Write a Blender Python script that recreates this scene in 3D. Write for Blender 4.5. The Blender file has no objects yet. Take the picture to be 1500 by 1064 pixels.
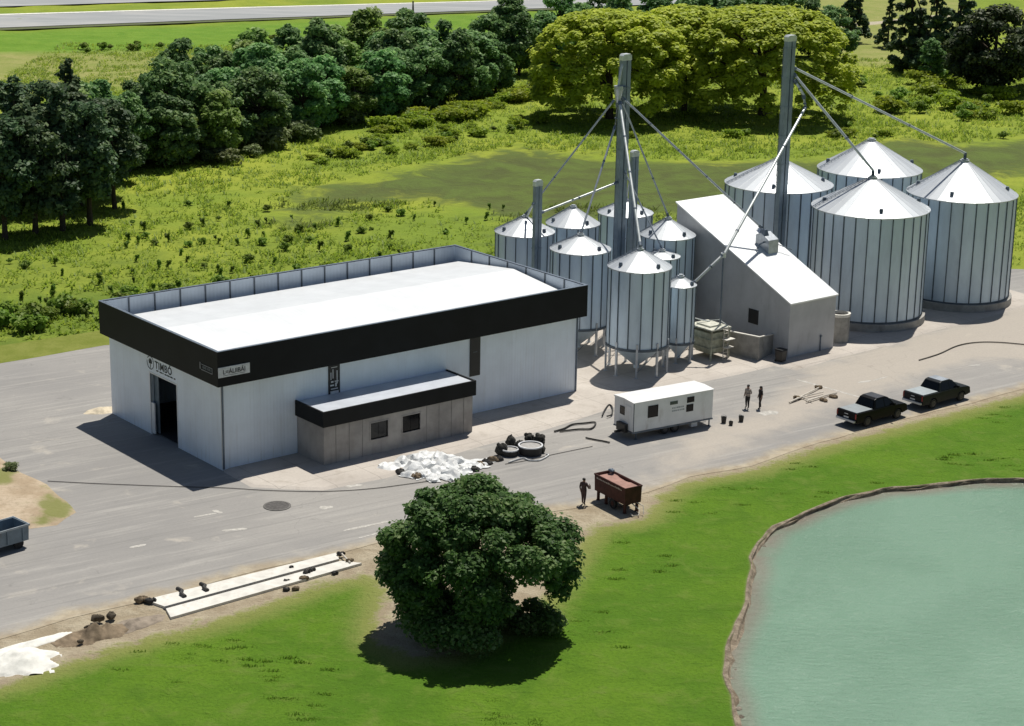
import bpy, bmesh, math, random
import numpy as np
from math import sin, cos, pi, radians, atan2, hypot, sqrt
from mathutils import Vector, Matrix, geometry

S = bpy.context.scene
COL = S.collection
RND = random.Random(7)

# ------------------------------------------------------------------ camera
FOC, PITCH, ROLL, CAMH = 2912.31, 0.2824, 0.01858, 42.102
cam_d = bpy.data.cameras.new('camera')
cam = bpy.data.objects.new('camera', cam_d); COL.objects.link(cam)
cam_d.sensor_fit = 'HORIZONTAL'; cam_d.sensor_width = 36.0
cam_d.lens = 36.0 * FOC / 1500.0
cam_d.clip_start = 1.0; cam_d.clip_end = 6000
cam.matrix_world = (Matrix.Translation((0, 0, CAMH)) @ Matrix.Rotation(pi/2 - PITCH, 4, 'X')
                    @ Matrix.Rotation(ROLL, 4, 'Z'))
S.camera = cam

def ground(u, v, z=0.0):
    """survey point: where the sight line of a photo pixel meets height z"""
    c, s = cos(-ROLL), sin(-ROLL); du, dv = u - 750, v - 532
    x = c*du - s*dv; y = s*du + c*dv
    cp, sp = cos(PITCH), sin(PITCH)
    d = (x/FOC, cp - sp*y/FOC, -sp - cp*y/FOC)
    t = (z - CAMH)/d[2]
    return (d[0]*t, d[1]*t)
def gl(*ps): return [ground(*p) for p in ps]

# site frame: the warehouse's corner and long wall
OX, OY, ANG = -18.248, 119.283, 0.68112
DX, DY = cos(ANG), sin(ANG)
def site(s, t): return (OX + DX*s - DY*t, OY + DY*s + DX*t)

# ------------------------------------------------------------------ tagging
def tag(o, label=None, cat=None, group=None, kind=None):
    if label: o['label'] = label
    if cat: o['category'] = cat
    if group: o['group'] = group
    if kind: o['kind'] = kind
    return o
def empty(name, loc, rz=0.0, label=None, cat=None, group=None):
    o = bpy.data.objects.new(name, None); COL.objects.link(o)
    o.location = (loc[0], loc[1], loc[2] if len(loc) > 2 else 0.0); o.rotation_euler = (0, 0, rz)
    o.empty_display_size = 0.3
    return tag(o, label, cat, group)
def copy_tree(o, parent=None):
    c = o.copy(); COL.objects.link(c)
    if parent: c.parent = parent
    for ch in list(o.children): copy_tree(ch, c)
    return c

# ------------------------------------------------------------------ materials
class NT:
    def __init__(s, name):
        s.m = bpy.data.materials.new(name); s.m.use_nodes = True
        s.t = s.m.node_tree; s.t.nodes.clear()
        s.out = s.n('ShaderNodeOutputMaterial')
    def n(s, typ, **kw):
        nd = s.t.nodes.new(typ)
        for k, v in kw.items(): setattr(nd, k, v)
        return nd
    def l(s, a, b): s.t.links.new(a, b)
    def setin(s, nd, key, val):
        if val is None: return
        if isinstance(val, bpy.types.NodeSocket): s.l(val, nd.inputs[key])
        else: nd.inputs[key].default_value = val
    def coord(s, kind='Object'): return s.n('ShaderNodeTexCoord').outputs[kind]
    def mapping(s, vec, scale=(1, 1, 1), rot=(0, 0, 0), loc=(0, 0, 0)):
        m = s.n('ShaderNodeMapping'); s.l(vec, m.inputs['Vector'])
        m.inputs['Scale'].default_value = scale; m.inputs['Rotation'].default_value = rot
        m.inputs['Location'].default_value = loc
        return m.outputs[0]
    def noise(s, vec, scale=5, detail=4, rough=0.55, dist=0.0):
        n = s.n('ShaderNodeTexNoise'); s.l(vec, n.inputs['Vector'])
        n.inputs['Scale'].default_value = scale; n.inputs['Detail'].default_value = detail
        n.inputs['Roughness'].default_value = rough; n.inputs['Distortion'].default_value = dist
        return n.outputs['Fac']
    def voro(s, vec, scale, feature='DISTANCE_TO_EDGE', out='Distance', rand=1.0):
        n = s.n('ShaderNodeTexVoronoi', feature=feature); s.l(vec, n.inputs['Vector'])
        n.inputs['Scale'].default_value = scale; n.inputs['Randomness'].default_value = rand
        return n.outputs[out]
    def attr(s, name, out='Fac'):
        n = s.n('ShaderNodeAttribute'); n.attribute_name = name; return n.outputs[out]
    def math(s, op, a, b=None, clamp=False):
        n = s.n('ShaderNodeMath', operation=op); n.use_clamp = clamp
        s.setin(n, 0, a); s.setin(n, 1, b); return n.outputs[0]
    def ramp(s, fac, a, b, lo=0.0, hi=1.0, smooth=True):
        n = s.n('ShaderNodeMapRange'); n.interpolation_type = 'SMOOTHSTEP' if smooth else 'LINEAR'
        s.setin(n, 'Value', fac)
        n.inputs['From Min'].default_value = a; n.inputs['From Max'].default_value = b
        n.inputs['To Min'].default_value = lo; n.inputs['To Max'].default_value = hi
        return n.outputs[0]
    def mix(s, fac, a, b, blend='MIX'):
        n = s.n('ShaderNodeMix', data_type='RGBA', blend_type=blend)
        s.setin(n, 0, fac)
        s.setin(n, 6, (*a, 1) if isinstance(a, tuple) else a)
        s.setin(n, 7, (*b, 1) if isinstance(b, tuple) else b)
        return n.outputs[2]
    def bump(s, h, strength=0.3, dist=0.05):
        n = s.n('ShaderNodeBump'); n.inputs['Strength'].default_value = strength
        n.inputs['Distance'].default_value = dist; s.l(h, n.inputs['Height']); return n.outputs[0]
    def principled(s, color, rough=0.6, metal=0.0, spec=0.5, normal=None, **kw):
        p = s.n('ShaderNodeBsdfPrincipled')
        s.setin(p, 'Base Color', (*color, 1) if isinstance(color, tuple) else color)
        s.setin(p, 'Roughness', rough); s.setin(p, 'Metallic', metal); s.setin(p, 'Specular IOR Level', spec)
        if normal is not None: s.l(normal, p.inputs['Normal'])
        for k, v in kw.items(): s.setin(p, k, v)
        s.l(p.outputs[0], s.out.inputs['Surface']); return p

def simple(name, col, rough=0.6, metal=0.0, var=0.18, scale=2.0, bump=0.0, spec=0.5, dirt=None):
    k = NT(name); c = k.coord()
    f = k.noise(c, scale, 5, 0.6)
    lo = tuple(x*(1-var) for x in col); hi = tuple(min(1, x*(1+var)) for x in col)
    colr = k.mix(k.ramp(f, 0.3, 0.7), lo, hi)
    if dirt:
        g = k.noise(k.mapping(c, (1.3, 1.3, 0.35)), 1.1, 6, 0.65)
        colr = k.mix(k.ramp(g, 0.52, 0.78, 0, 0.7), colr, dirt)
    nrm = k.bump(k.noise(c, scale*9, 3), bump, 0.02) if bump else None
    k.principled(colr, rough, metal, spec, nrm)
    return k.m

def leaf_mat(name, dark, mid, light, trans=0.25, objvar=0.25, huevar=0.015):
    k = NT(name)
    t = k.attr('tint'); oi = k.n('ShaderNodeObjectInfo').outputs['Random']
    c1 = k.mix(k.ramp(t, 0.0, 0.55), dark, mid)
    c2 = k.mix(k.ramp(t, 0.55, 1.0), c1, light)
    hs = k.n('ShaderNodeHueSaturation')
    k.l(k.ramp(oi, 0, 1, 0.5-huevar, 0.5+huevar, False), hs.inputs['Hue'])
    k.l(k.ramp(oi, 0, 1, 1-objvar, 1+objvar, False), hs.inputs['Value'])
    k.l(c2, hs.inputs['Color']); col = hs.outputs[0]
    d = k.n('ShaderNodeBsdfPrincipled'); k.l(col, d.inputs['Base Color'])
    d.inputs['Roughness'].default_value = 0.55; d.inputs['Specular IOR Level'].default_value = 0.25
    tr = k.n('ShaderNodeBsdfTranslucent'); k.l(col, tr.inputs['Color'])
    mx = k.n('ShaderNodeMixShader'); mx.inputs[0].default_value = trans
    k.l(d.outputs[0], mx.inputs[1]); k.l(tr.outputs[0], mx.inputs[2]); k.l(mx.outputs[0], k.out.inputs['Surface'])
    return k.m

M = {}
def panel_mat(name, col, pitch, axis, rough=0.45, metal=0.0, amp=0.35, var=0.06, dirt=None, spec=0.5):
    """sheet-metal cladding: fine ribs as relief, faint weathering"""
    k = NT(name); c = k.coord()
    sep = k.n('ShaderNodeSeparateXYZ'); k.l(c, sep.inputs[0])
    if axis == 'XY': v = k.math('ADD', sep.outputs[0], sep.outputs[1])
    else: v = sep.outputs[axis]
    w = k.math('SINE', k.math('MULTIPLY', v, 2*pi/pitch))
    f = k.noise(c, 0.6, 6, 0.6)
    lo = tuple(x*(1-var) for x in col); hi = tuple(min(1, x*(1+var)) for x in col)
    colr = k.mix(k.ramp(f, 0.3, 0.7), lo, hi)
    pn = k.n('ShaderNodeTexWhiteNoise', noise_dimensions='1D')
    k.l(k.math('FLOOR', k.math('MULTIPLY', v, 0.85)), pn.inputs['W'])
    colr = k.mix(k.ramp(pn.outputs[0], 0, 1, 0, 0.06), colr, (0.25, 0.27, 0.30))
    if dirt:
        st = k.noise(k.mapping(c, (3.0, 3.0, 0.25)), 1.0, 5, 0.65)
        low = k.ramp(sep.outputs[2], 0.0, 1.2, 1.0, 0.25)
        colr = k.mix(k.math('MULTIPLY', k.ramp(st, 0.5, 0.8, 0, 0.75), low), colr, dirt)
    k.principled(colr, rough, metal, spec, k.bump(w, amp, 0.02))
    return k.m
M['wall'] = panel_mat('white_cladding', (0.80, 0.875, 0.95), 0.25, 'XY', 0.42, 0.0, 0.13, 0.04, dirt=(0.42, 0.38, 0.32))
M['roof_white'] = panel_mat('white_roof_sheet', (0.80, 0.815, 0.81), 0.33, 0, 0.38, 0.25, 0.15, 0.04)
M['fascia'] = simple('black_fascia', (0.0075, 0.0085, 0.0095), 0.6, 0, 0.2, 0.7, spec=0.2)
M['fascia_in'] = panel_mat('parapet_lining', (0.60, 0.67, 0.74), 0.3, 'XY', 0.5, 0.1, 0.15, 0.08)
M['frame_grey'] = simple('grey_post', (0.10, 0.12, 0.14), 0.5)
M['annex'] = panel_mat('annex_boarding', (0.335, 0.315, 0.295), 0.55, 'XY', 0.7, 0, 0.3, 0.22, dirt=(0.16, 0.15, 0.14))
M['annex_seam'] = simple('annex_seam', (0.22, 0.21, 0.20), 0.8)
M['annex_roof'] = simple('annex_roof_sheet', (0.52, 0.55, 0.60), 0.45, 0.2, 0.08, 0.8)
M['black'] = simple('black_paint', (0.012, 0.012, 0.013), 0.45)
M['interior'] = simple('dark_interior', (0.02, 0.02, 0.022), 0.9)
M['ink'] = simple('sign_ink', (0.018, 0.022, 0.026), 0.6)
M['signwhite'] = simple('sign_white', (0.62, 0.63, 0.64), 0.5, 0, 0.12, 3)
M['whitepaint'] = simple('white_paint', (0.76, 0.77, 0.77), 0.38, 0, 0.06, 0.9, dirt=(0.5, 0.48, 0.44))
M['glass'] = simple('dark_glass', (0.006, 0.007, 0.009), 0.12, 0, 0.1, 1, spec=0.25)
M['steel'] = simple('galvanised_tube', (0.44, 0.47, 0.50), 0.42, 0.55, 0.15, 2.5)
M['steel_light'] = simple('bright_tube', (0.60, 0.63, 0.62), 0.4, 0.4, 0.12, 2.5)
M['steel_dark'] = simple('dark_steel', (0.13, 0.16, 0.20), 0.5, 0.4, 0.2, 2)
M['leg_steel'] = simple('elevator_steel', (0.24, 0.29, 0.34), 0.5, 0.35, 0.16, 0.8)
M['concrete'] = simple('grey_concrete', (0.32, 0.31, 0.285), 0.9, 0, 0.18, 1.2, 0.3, 0.2, dirt=(0.16, 0.15, 0.13))
M['concrete_grey'] = simple('rendered_wall', (0.50, 0.50, 0.50), 0.85, 0, 0.08, 0.5, 0.1, 0.2, dirt=(0.36, 0.36, 0.35))
M['slab'] = simple('pale_slab', (0.66, 0.64, 0.58), 0.9, 0, 0.12, 1.4, 0.2, 0.2, dirt=(0.40, 0.36, 0.30))
M['tyre'] = simple('tyre_rubber', (0.018, 0.018, 0.018), 0.85, 0, 0.2, 6)
M['rim'] = simple('shaded_wheel_rim', (0.07, 0.07, 0.075), 0.45, 0.5)  # shade on the wheels put into the dark rim colour
M['carblack'] = simple('black_car_paint', (0.006, 0.006, 0.0065), 0.38, 0, 0.2, 1, spec=0.1)
M['cargrey'] = simple('charcoal_car_paint', (0.016, 0.019, 0.021), 0.40, 0.0, 0.2, 1, spec=0.14)
M['cover'] = simple('grey_bed_cover', (0.25, 0.28, 0.29), 0.55, 0, 0.08, 2)
M['taillight'] = simple('red_lamp', (0.25, 0.01, 0.01), 0.3)
M['rust'] = simple('rust_red_paint', (0.066, 0.021, 0.016), 0.7, 0, 0.3, 3, 0.15, 0.3, dirt=(0.05, 0.02, 0.016))
M['cartbed'] = simple('pink_dust', (0.33, 0.19, 0.155), 0.9, 0, 0.15, 2.5, 0.2)
M['oldmetal'] = simple('khaki_machine_paint', (0.36, 0.37, 0.28), 0.6, 0.1, 0.25, 3, dirt=(0.15, 0.12, 0.08))
M['bluegrey'] = simple('blue_grey_paint', (0.16, 0.21, 0.25), 0.5, 0.1, 0.15, 1.5, dirt=(0.12, 0.11, 0.10))
M['sack'] = simple('white_plastic', (0.66, 0.67, 0.66), 0.5, 0, 0.15, 4, 0.1, dirt=(0.36, 0.34, 0.30))
M['lime'] = simple('white_lime', (0.72, 0.71, 0.65), 0.95, 0, 0.12, 2.5, 0.5, 0.1)
M['soil'] = simple('brown_soil', (0.20, 0.155, 0.105), 0.95, 0, 0.35, 2.2, 0.7, 0.1)
M['bark'] = simple('bark', (0.07, 0.055, 0.042), 0.95, 0, 0.35, 6, 0.5, 0.1)
M['bark_grey'] = simple('grey_bark', (0.15, 0.135, 0.115), 0.95, 0, 0.3, 6, 0.5, 0.1)
M['skin'] = simple('skin', (0.28, 0.16, 0.11), 0.6, 0, 0.08)
M['hair'] = simple('dark_hair', (0.012, 0.009, 0.008), 0.6)
M['cloth_dark'] = simple('dark_cloth', (0.022, 0.018, 0.018), 0.9, 0, 0.3, 9)
M['cloth_light'] = simple('pale_cloth', (0.34, 0.29, 0.25), 0.9, 0, 0.2, 9)
M['cloth_plum'] = simple('plum_cloth', (0.065, 0.042, 0.045), 0.9, 0, 0.3, 9)
M['hose'] = simple('dusty_hose', (0.10, 0.09, 0.075), 0.9)
M['ground_tube'] = simple('matt_black', (0.035, 0.033, 0.03), 0.8)
M['pole'] = simple('weathered_pole', (0.55, 0.51, 0.44), 0.9, 0, 0.2, 3)

# silo sheet: galvanised, panel-to-panel tone from the 'tint' attribute
def silo_mat(name, base, rough, metal, pitch):
    k = NT(name); c = k.coord()
    t = k.attr('tint')
    sep = k.n('ShaderNodeSeparateXYZ'); k.l(c, sep.inputs[0])
    w = k.math('SINE', k.math('MULTIPLY', sep.outputs[2], 2*pi/pitch))
    spangle = k.noise(k.mapping(c, (1, 1, 0.3)), 1.2, 6, 0.65)
    a = tuple(x*0.90 for x in base); b = tuple(x*1.05 for x in base)
    col = k.mix(k.ramp(t, 0, 1), a, b)
    col = k.mix(k.ramp(spangle, 0.35, 0.75, 0, 0.22), col, (0.22, 0.25, 0.28))
    k.principled(col, k.ramp(spangle, 0.2, 0.8, rough-0.06, rough+0.1), metal, 0.5, k.bump(w, 0.12, 0.02))
    return k.m
M['silo'] = silo_mat('silo_sheet', (0.62, 0.73, 0.82), 0.45, 0.22, 0.11)
M['silo_roof'] = silo_mat('silo_roof_sheet', (0.60, 0.63, 0.65), 0.44, 0.42, 9.0)
M['seam'] = simple('dark_seam', (0.085, 0.108, 0.13), 0.6, 0.2)

# ------------------------------------------------------------------ mesh builder
class MB:
    def __init__(s): s.v = []; s.f = []; s.mi = []; s.tint = []
    def add(s, vs, fs, m=0, tint=0.5):
        o = len(s.v); s.v.extend(vs)
        for f in fs: s.f.append(tuple(i+o for i in f)); s.mi.append(m); s.tint.append(tint)
        return s
    def box(s, c, d, rz=0.0, m=0, taper=(1, 1), ry=0.0):
        """centre, full size; taper scales the top face"""
        vs = []
        for z in (-1, 1):
            tx, ty = (taper if z > 0 else (1, 1))
            for x, y in ((-1, -1), (1, -1), (1, 1), (-1, 1)):
                p = Vector((x*d[0]/2*tx, y*d[1]/2*ty, z*d[2]/2))
                if ry: p = Matrix.Rotation(ry, 3, 'Y') @ p
                if rz: p = Matrix.Rotation(rz, 3, 'Z') @ p
                vs.append((c[0]+p.x, c[1]+p.y, c[2]+p.z))
        return s.add(vs, [(3, 2, 1, 0), (4, 5, 6, 7), (0, 1, 5, 4), (1, 2, 6, 5), (2, 3, 7, 6), (3, 0, 4, 7)], m)
    def box2(s, a, b, m=0):
        return s.box([(a[i]+b[i])/2 for i in range(3)], [abs(b[i]-a[i]) for i in range(3)], 0, m)
    def cyl(s, c, r, h, n=16, m=0, r2=None, axis='Z', caps=True):
        r2 = r if r2 is None else r2
        vs = []
        for k, rr in ((0, r), (1, r2)):
            for i in range(n):
                a = 2*pi*i/n; p = (rr*cos(a), rr*sin(a), h*k)
                if axis == 'X': p = (p[2], p[0], p[1])
                elif axis == 'Y': p = (p[0], p[2], p[1])
                vs.append((c[0]+p[0], c[1]+p[1], c[2]+p[2]))
        fs = [(i, (i+1) % n, n+(i+1) % n, n+i) for i in range(n)]
        if caps: fs += [tuple(range(n-1, -1, -1)), tuple(range(n, 2*n))]
        return s.add(vs, fs, m)
    def tube(s, pts, r, n=8, m=0, caps=True):
        pts = [Vector(p) for p in pts]
        rs = r if isinstance(r, (list, tuple)) else [r]*len(pts)
        vs = []; up = Vector((0.13, 0.21, 0.97))
        for i, p in enumerate(pts):
            t = (pts[min(i+1, len(pts)-1)] - pts[max(i-1, 0)]).normalized()
            a = t.cross(up)
            if a.length < 0.05: a = t.cross(Vector((1, 0, 0)))
            a.normalize(); b = t.cross(a)
            for k in range(n):
                q = 2*pi*k/n; w = p + (a*cos(q)+b*sin(q))*rs[i]; vs.append(tuple(w))
        fs = []
        for i in range(len(pts)-1):
            for k in range(n):
                fs.append((i*n+k, i*n+(k+1) % n, (i+1)*n+(k+1) % n, (i+1)*n+k))
        if caps: fs += [tuple(range(n-1, -1, -1)), tuple(range((len(pts)-1)*n, len(pts)*n))]
        return s.add(vs, fs, m)
    def prism(s, poly, axis, a, b, m=0):
        """2D polygon extruded along axis from a to b"""
        n = len(poly); vs = []
        for h in (a, b):
            for p in poly:
                vs.append({'X': (h, p[0], p[1]), 'Y': (p[0], h, p[1]), 'Z': (p[0], p[1], h)}[axis])
        fs = [tuple(range(n-1, -1, -1)), tuple(range(n, 2*n))] + [(i, (i+1) % n, n+(i+1) % n, n+i) for i in range(n)]
        return s.add(vs, fs, m)
    def blob(s, c, r, rng, jit=0.18, m=0, nu=10, nv=7, flat=0.0):
        vs = []; fs = []
        r = r if isinstance(r, (tuple, list)) else (r, r, r)
        ph = [rng.uniform(0, 6.28) for _ in range(4)]
        for j in range(nv+1):
            th = pi*j/nv
            for i in range(nu):
                a = 2*pi*i/nu
                k = 1 + jit*(sin(2*a+ph[0])*sin(th) + 0.7*sin(3*a+2*th+ph[1]) + rng.uniform(-0.6, 0.6))*0.7
                z = cos(th)*k
                if z < -1+flat: z = -1+flat
                vs.append((c[0]+r[0]*k*sin(th)*cos(a), c[1]+r[1]*k*sin(th)*sin(a), c[2]+r[2]*z))
        for j in range(nv):
            for i in range(nu):
                fs.append((j*nu+i, (j+1)*nu+i, (j+1)*nu+(i+1) % nu, j*nu+(i+1) % nu))
        return s.add(vs, fs, m)
    def build(s, name, mats, parent=None, smooth=None, bevel=0.0, tint=False, fix=True):
        if not isinstance(mats, (list, tuple)): mats = [mats]
        me = bpy.data.meshes.new(name); me.from_pydata(s.v, [], s.f)
        for m in mats: me.materials.append(m)
        me.polygons.foreach_set('material_index', s.mi)
        if tint:
            at = me.attributes.new('tint', 'FLOAT', 'FACE'); at.data.foreach_set('value', s.tint)
        me.update()
        if fix:
            bm = bmesh.new(); bm.from_mesh(me); bmesh.ops.recalc_face_normals(bm, faces=bm.faces); bm.to_mesh(me); bm.free()
        if smooth is not None:
            me.shade_smooth()
            bm = bmesh.new(); bm.from_mesh(me)
            for e in bm.edges:
                e.smooth = len(e.link_faces) == 2 and e.calc_face_angle(0) < radians(smooth)
            bm.to_mesh(me); bm.free()
        o = bpy.data.objects.new(name, me); COL.objects.link(o)
        if parent is not None: o.parent = parent
        if bevel:
            b = o.modifiers.new('bevel', 'BEVEL'); b.width = bevel; b.segments = 2; b.limit_method = 'ANGLE'
        return o

    def build_each(s, name, mats, parent=None, **kw):
        # one object per separate piece
        par = list(range(len(s.v)))
        def find(i):
            while par[i] != i: par[i] = par[par[i]]; i = par[i]
            return i
        for f in s.f:
            for q in f[1:]: par[find(q)] = find(f[0])
        groups = {}
        for fi, f in enumerate(s.f): groups.setdefault(find(f[0]), []).append(fi)
        out = []
        for fl in groups.values():
            b = MB(); idx = {}
            for fi in fl:
                for q in s.f[fi]:
                    if q not in idx: idx[q] = len(b.v); b.v.append(s.v[q])
                b.f.append(tuple(idx[q] for q in s.f[fi])); b.mi.append(s.mi[fi]); b.tint.append(s.tint[fi])
            out.append(b.build(name, mats, parent, **kw))
        return out

# ------------------------------------------------------------------ sky and sun
SUN_EL, SUN_DIR = radians(66.4), radians(70.3)     # direction towards the sun, measured from +X
w = bpy.data.worlds.new('World'); S.world = w; w.use_nodes = True
nt = w.node_tree; nt.nodes.clear()
sky = nt.nodes.new('ShaderNodeTexSky'); sky.sky_type = 'NISHITA'; sky.sun_disc = False
sky.sun_elevation = SUN_EL; sky.sun_rotation = pi/2 - SUN_DIR
sky.air_density = 1.0; sky.dust_density = 0.8; sky.ozone_density = 1.0
bg = nt.nodes.new('ShaderNodeBackground'); bg.inputs[1].default_value = 0.05
wo = nt.nodes.new('ShaderNodeOutputWorld')
nt.links.new(sky.outputs[0], bg.inputs[0]); nt.links.new(bg.outputs[0], wo.inputs[0])
sl = bpy.data.lights.new('sun', 'SUN'); sl.energy = 4.5; sl.angle = radians(0.53); sl.color = (1.0, 0.955, 0.88)
so = bpy.data.objects.new('sun', sl); COL.objects.link(so)
sv = Vector((cos(SUN_EL)*cos(SUN_DIR), cos(SUN_EL)*sin(SUN_DIR), sin(SUN_EL)))
so.rotation_euler = (-sv).to_track_quat('-Z', 'Y').to_euler(); so.location = (0, 100, 80)
vs_ = S.view_settings; vs_.view_transform = 'Standard'; vs_.look = 'None'; vs_.exposure = 0.12; vs_.gamma = 1.0
vs_.use_curve_mapping = False
S.display_settings.display_device = 'sRGB'
S.cycles.max_bounces = 8; S.cycles.diffuse_bounces = 5; S.cycles.transmission_bounces = 6; S.cycles.transparent_max_bounces = 8
S.cycles.use_denoising = True
# ================================================================== GROUND, WATER, PAVING
def seg_dist(P, poly, closed=True):
    P = np.asarray(P, float); A = np.asarray(poly, float)
    B = np.roll(A, -1, 0)
    if not closed: A, B = A[:-1], B[:-1]
    best = np.full(len(P), 1e9)
    for a, b in zip(A, B):
        ab = b-a; t = np.clip(((P-a)@ab)/max(ab@ab, 1e-9), 0, 1)
        q = a + t[:, None]*ab; best = np.minimum(best, np.hypot(*(P-q).T))
    return best
def inside(P, poly):
    P = np.asarray(P, float); r = np.zeros(len(P), bool); n = len(poly)
    for i in range(n):
        x1, y1 = poly[i]; x2, y2 = poly[(i+1) % n]
        if y1 == y2: continue
        c = ((y1 > P[:, 1]) != (y2 > P[:, 1])) & (P[:, 0] < (x2-x1)*(P[:, 1]-y1)/(y2-y1)+x1)
        r ^= c
    return r
def sdf(P, poly):
    d = seg_dist(P, poly); return np.where(inside(P, poly), d, -d)
def vnoise(P, scale, seed):
    """smooth value noise used to roughen outlines and heights"""
    r = np.random.RandomState(seed).rand(256, 256)
    q = np.asarray(P)/scale; i = np.floor(q).astype(int); f = q-i; f = f*f*(3-2*f)
    g = lambda a, b: r[(i[:, 0]+a) % 256, (i[:, 1]+b) % 256]
    return ((g(0, 0)*(1-f[:, 0])+g(1, 0)*f[:, 0])*(1-f[:, 1]) + (g(0, 1)*(1-f[:, 0])+g(1, 1)*f[:, 0])*f[:, 1])*2-1
def rough_line(poly, step, amp, seed, closed=True):
    """resample an outline and shake it so no edge is ruler-straight"""
    P = np.asarray(poly, float); out = []
    n = len(P) if closed else len(P)-1
    for i in range(n):
        a, b = P[i], P[(i+1) % len(P)]
        m = max(1, int(np.hypot(*(b-a))/step))
        for k in range(m): out.append(a+(b-a)*k/m)
    if not closed: out.append(P[-1])
    Q = np.array(out)
    dx = vnoise(Q, step*2.3, seed)+0.6*vnoise(Q, step*5, seed+1); dy = vnoise(Q, step*2.3, seed+2)+0.6*vnoise(Q, step*5, seed+3)
    return Q + amp*np.c_[dx, dy]
def sheet(name, outline, z, mat, step=1.5, holes=(), attrs=None, zfun=None, thick=0.0, label=None):
    pts = [tuple(p) for p in outline]; n0 = len(pts)
    edges = [(i, (i+1) % n0) for i in range(n0)]
    for h in holes:
        o = len(pts); pts += [tuple(p) for p in h]; m = len(h); edges += [(o+i, o+(i+1) % m) for i in range(m)]
    A = np.array(pts); lo = A.min(0); hi = A.max(0)
    gx, gy = np.meshgrid(np.arange(lo[0], hi[0], step), np.arange(lo[1], hi[1], step))
    g = np.c_[gx.ravel(), gy.ravel()]; g += np.random.RandomState(3).uniform(-.25, .25, g.shape)*step
    ok = inside(g, outline)
    for h in holes: ok &= ~inside(g, h)
    g = g[ok]; d = seg_dist(g, outline)
    for h in holes: d = np.minimum(d, seg_dist(g, h))
    g = g[d > 0.3*step]
    allp = [Vector(p) for p in pts] + [Vector(p) for p in g]
    v, e, f, *_ = geometry.delaunay_2d_cdt(allp, edges, [], 0, 1e-5)
    V = np.array([tuple(p) for p in v]); T = np.array([t for t in f if len(t) == 3])
    cen = V[T].mean(1); keep = inside(cen, outline)
    for h in holes: keep &= ~inside(cen, h)
    T = T[keep]
    Z = np.full(len(V), z) if zfun is None else z + zfun(V)
    verts = [tuple(p) for p in np.c_[V, Z]]; faces = [tuple(int(i) for i in t) for t in T]
    if thick:
        o = len(verts); ring = [tuple(p) for p in outline]; OA = np.array(ring); tg_ = np.roll(OA, -1, 0)-np.roll(OA, 1, 0)
        nn_ = np.c_[tg_[:, 1], -tg_[:, 0]]; nn_ /= np.hypot(*nn_.T)[:, None]+1e-9
        if inside(OA[:1]+nn_[:1]*.2, outline)[0]: nn_ = -nn_
        for p, q in zip(ring, nn_): verts.append((p[0], p[1], z)); verts.append((p[0]+q[0]*.45, p[1]+q[1]*.45, z-thick))     # the edge is ramped, not cut
        m = len(ring); faces += [(o+2*i, o+2*((i+1) % m), o+2*((i+1) % m)+1, o+2*i+1) for i in range(m)]
    me = bpy.data.meshes.new(name); me.from_pydata(verts, [], faces)
    P2 = np.array(verts)[:, :2]
    for k, fn in (attrs or {}).items():
        at = me.attributes.new(k, 'FLOAT', 'POINT'); at.data.foreach_set('value', np.asarray(fn(P2), dtype=np.float32))
    me.materials.append(mat); me.update()
    bm = bmesh.new(); bm.from_mesh(me); bmesh.ops.recalc_face_normals(bm, faces=bm.faces)
    up = sum(f.normal.z for f in bm.faces)
    if up < 0: bmesh.ops.reverse_faces(bm, faces=bm.faces)
    bm.to_mesh(me); bm.free(); me.shade_smooth()
    o = bpy.data.objects.new(name, me); COL.objects.link(o); o['kind'] = 'structure'
    return o

# --- outlines (survey points)
pond_px = gl((1500, 704), (1450, 703), (1400, 708), (1340, 712), (1290, 719), (1240, 730), (1185, 750), (1140, 771), (1110, 794), (1101, 815),
             (1098, 850), (1090, 885), (1081, 915), (1074, 950), (1069, 985), (1070, 1015), (1080, 1045), (1098, 1075))
pond = rough_line(pond_px + [(13.5, 80.5), (18, 76), (27, 73), (40, 75), (52, 83), (58, 97), (55, 110), (46, 117.5), (38, 119.8)], 0.8, 0.30, 11)
road_front = gl((-420, 1035), (-120, 968), (0, 935), (100, 907), (205, 881), (330, 850), (440, 824), (545, 800), (640, 775), (760, 757), (868, 742), (950, 722),
                (1010, 699), (1100, 682), (1200, 648), (1300, 621), (1400, 597), (1500, 571), (1700, 520))
road_back = [(95, 205), (60, 188), (47.5, 179.5)] + [site(62, 24), site(36, 24), site(22, 27.5), site(11, 30)] + gl((150, 503), (60, 520), (0, 531), (-250, 575))
road_poly = rough_line(road_front + road_back + [(-80, 118)], 1.6, 0.22, 21)
lawn_poly = [(-90, 60), (-90, 66)] + [ground(-420, 1015)] + [(p[0]-0.8, p[1]+1.5) for p in road_front[1:-1]] + [(95, 170), (130, 150), (130, 60)]
green_px = gl((-400, 1080), (0, 1004), (60, 985), (110, 966), (180, 946), (250, 927), (330, 906), (400, 882), (470, 855), (540, 842), (566, 862), (556, 900), (552, 935), (600, 962), (650, 958),
              (700, 930), (775, 905), (820, 845), (852, 790), (878, 770), (925, 764), (950, 752), (966, 728), (1005, 706), (1100, 689), (1200, 656), (1300, 629), (1400, 604), (1500, 578), (1700, 528)) + [(130, 150), (130, 55), (-90, 55)]
island = gl((-160, 650), (0, 668), (24, 690), (70, 712), (100, 735), (110, 752), (85, 772), (45, 776), (0, 782), (-160, 800))

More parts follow.
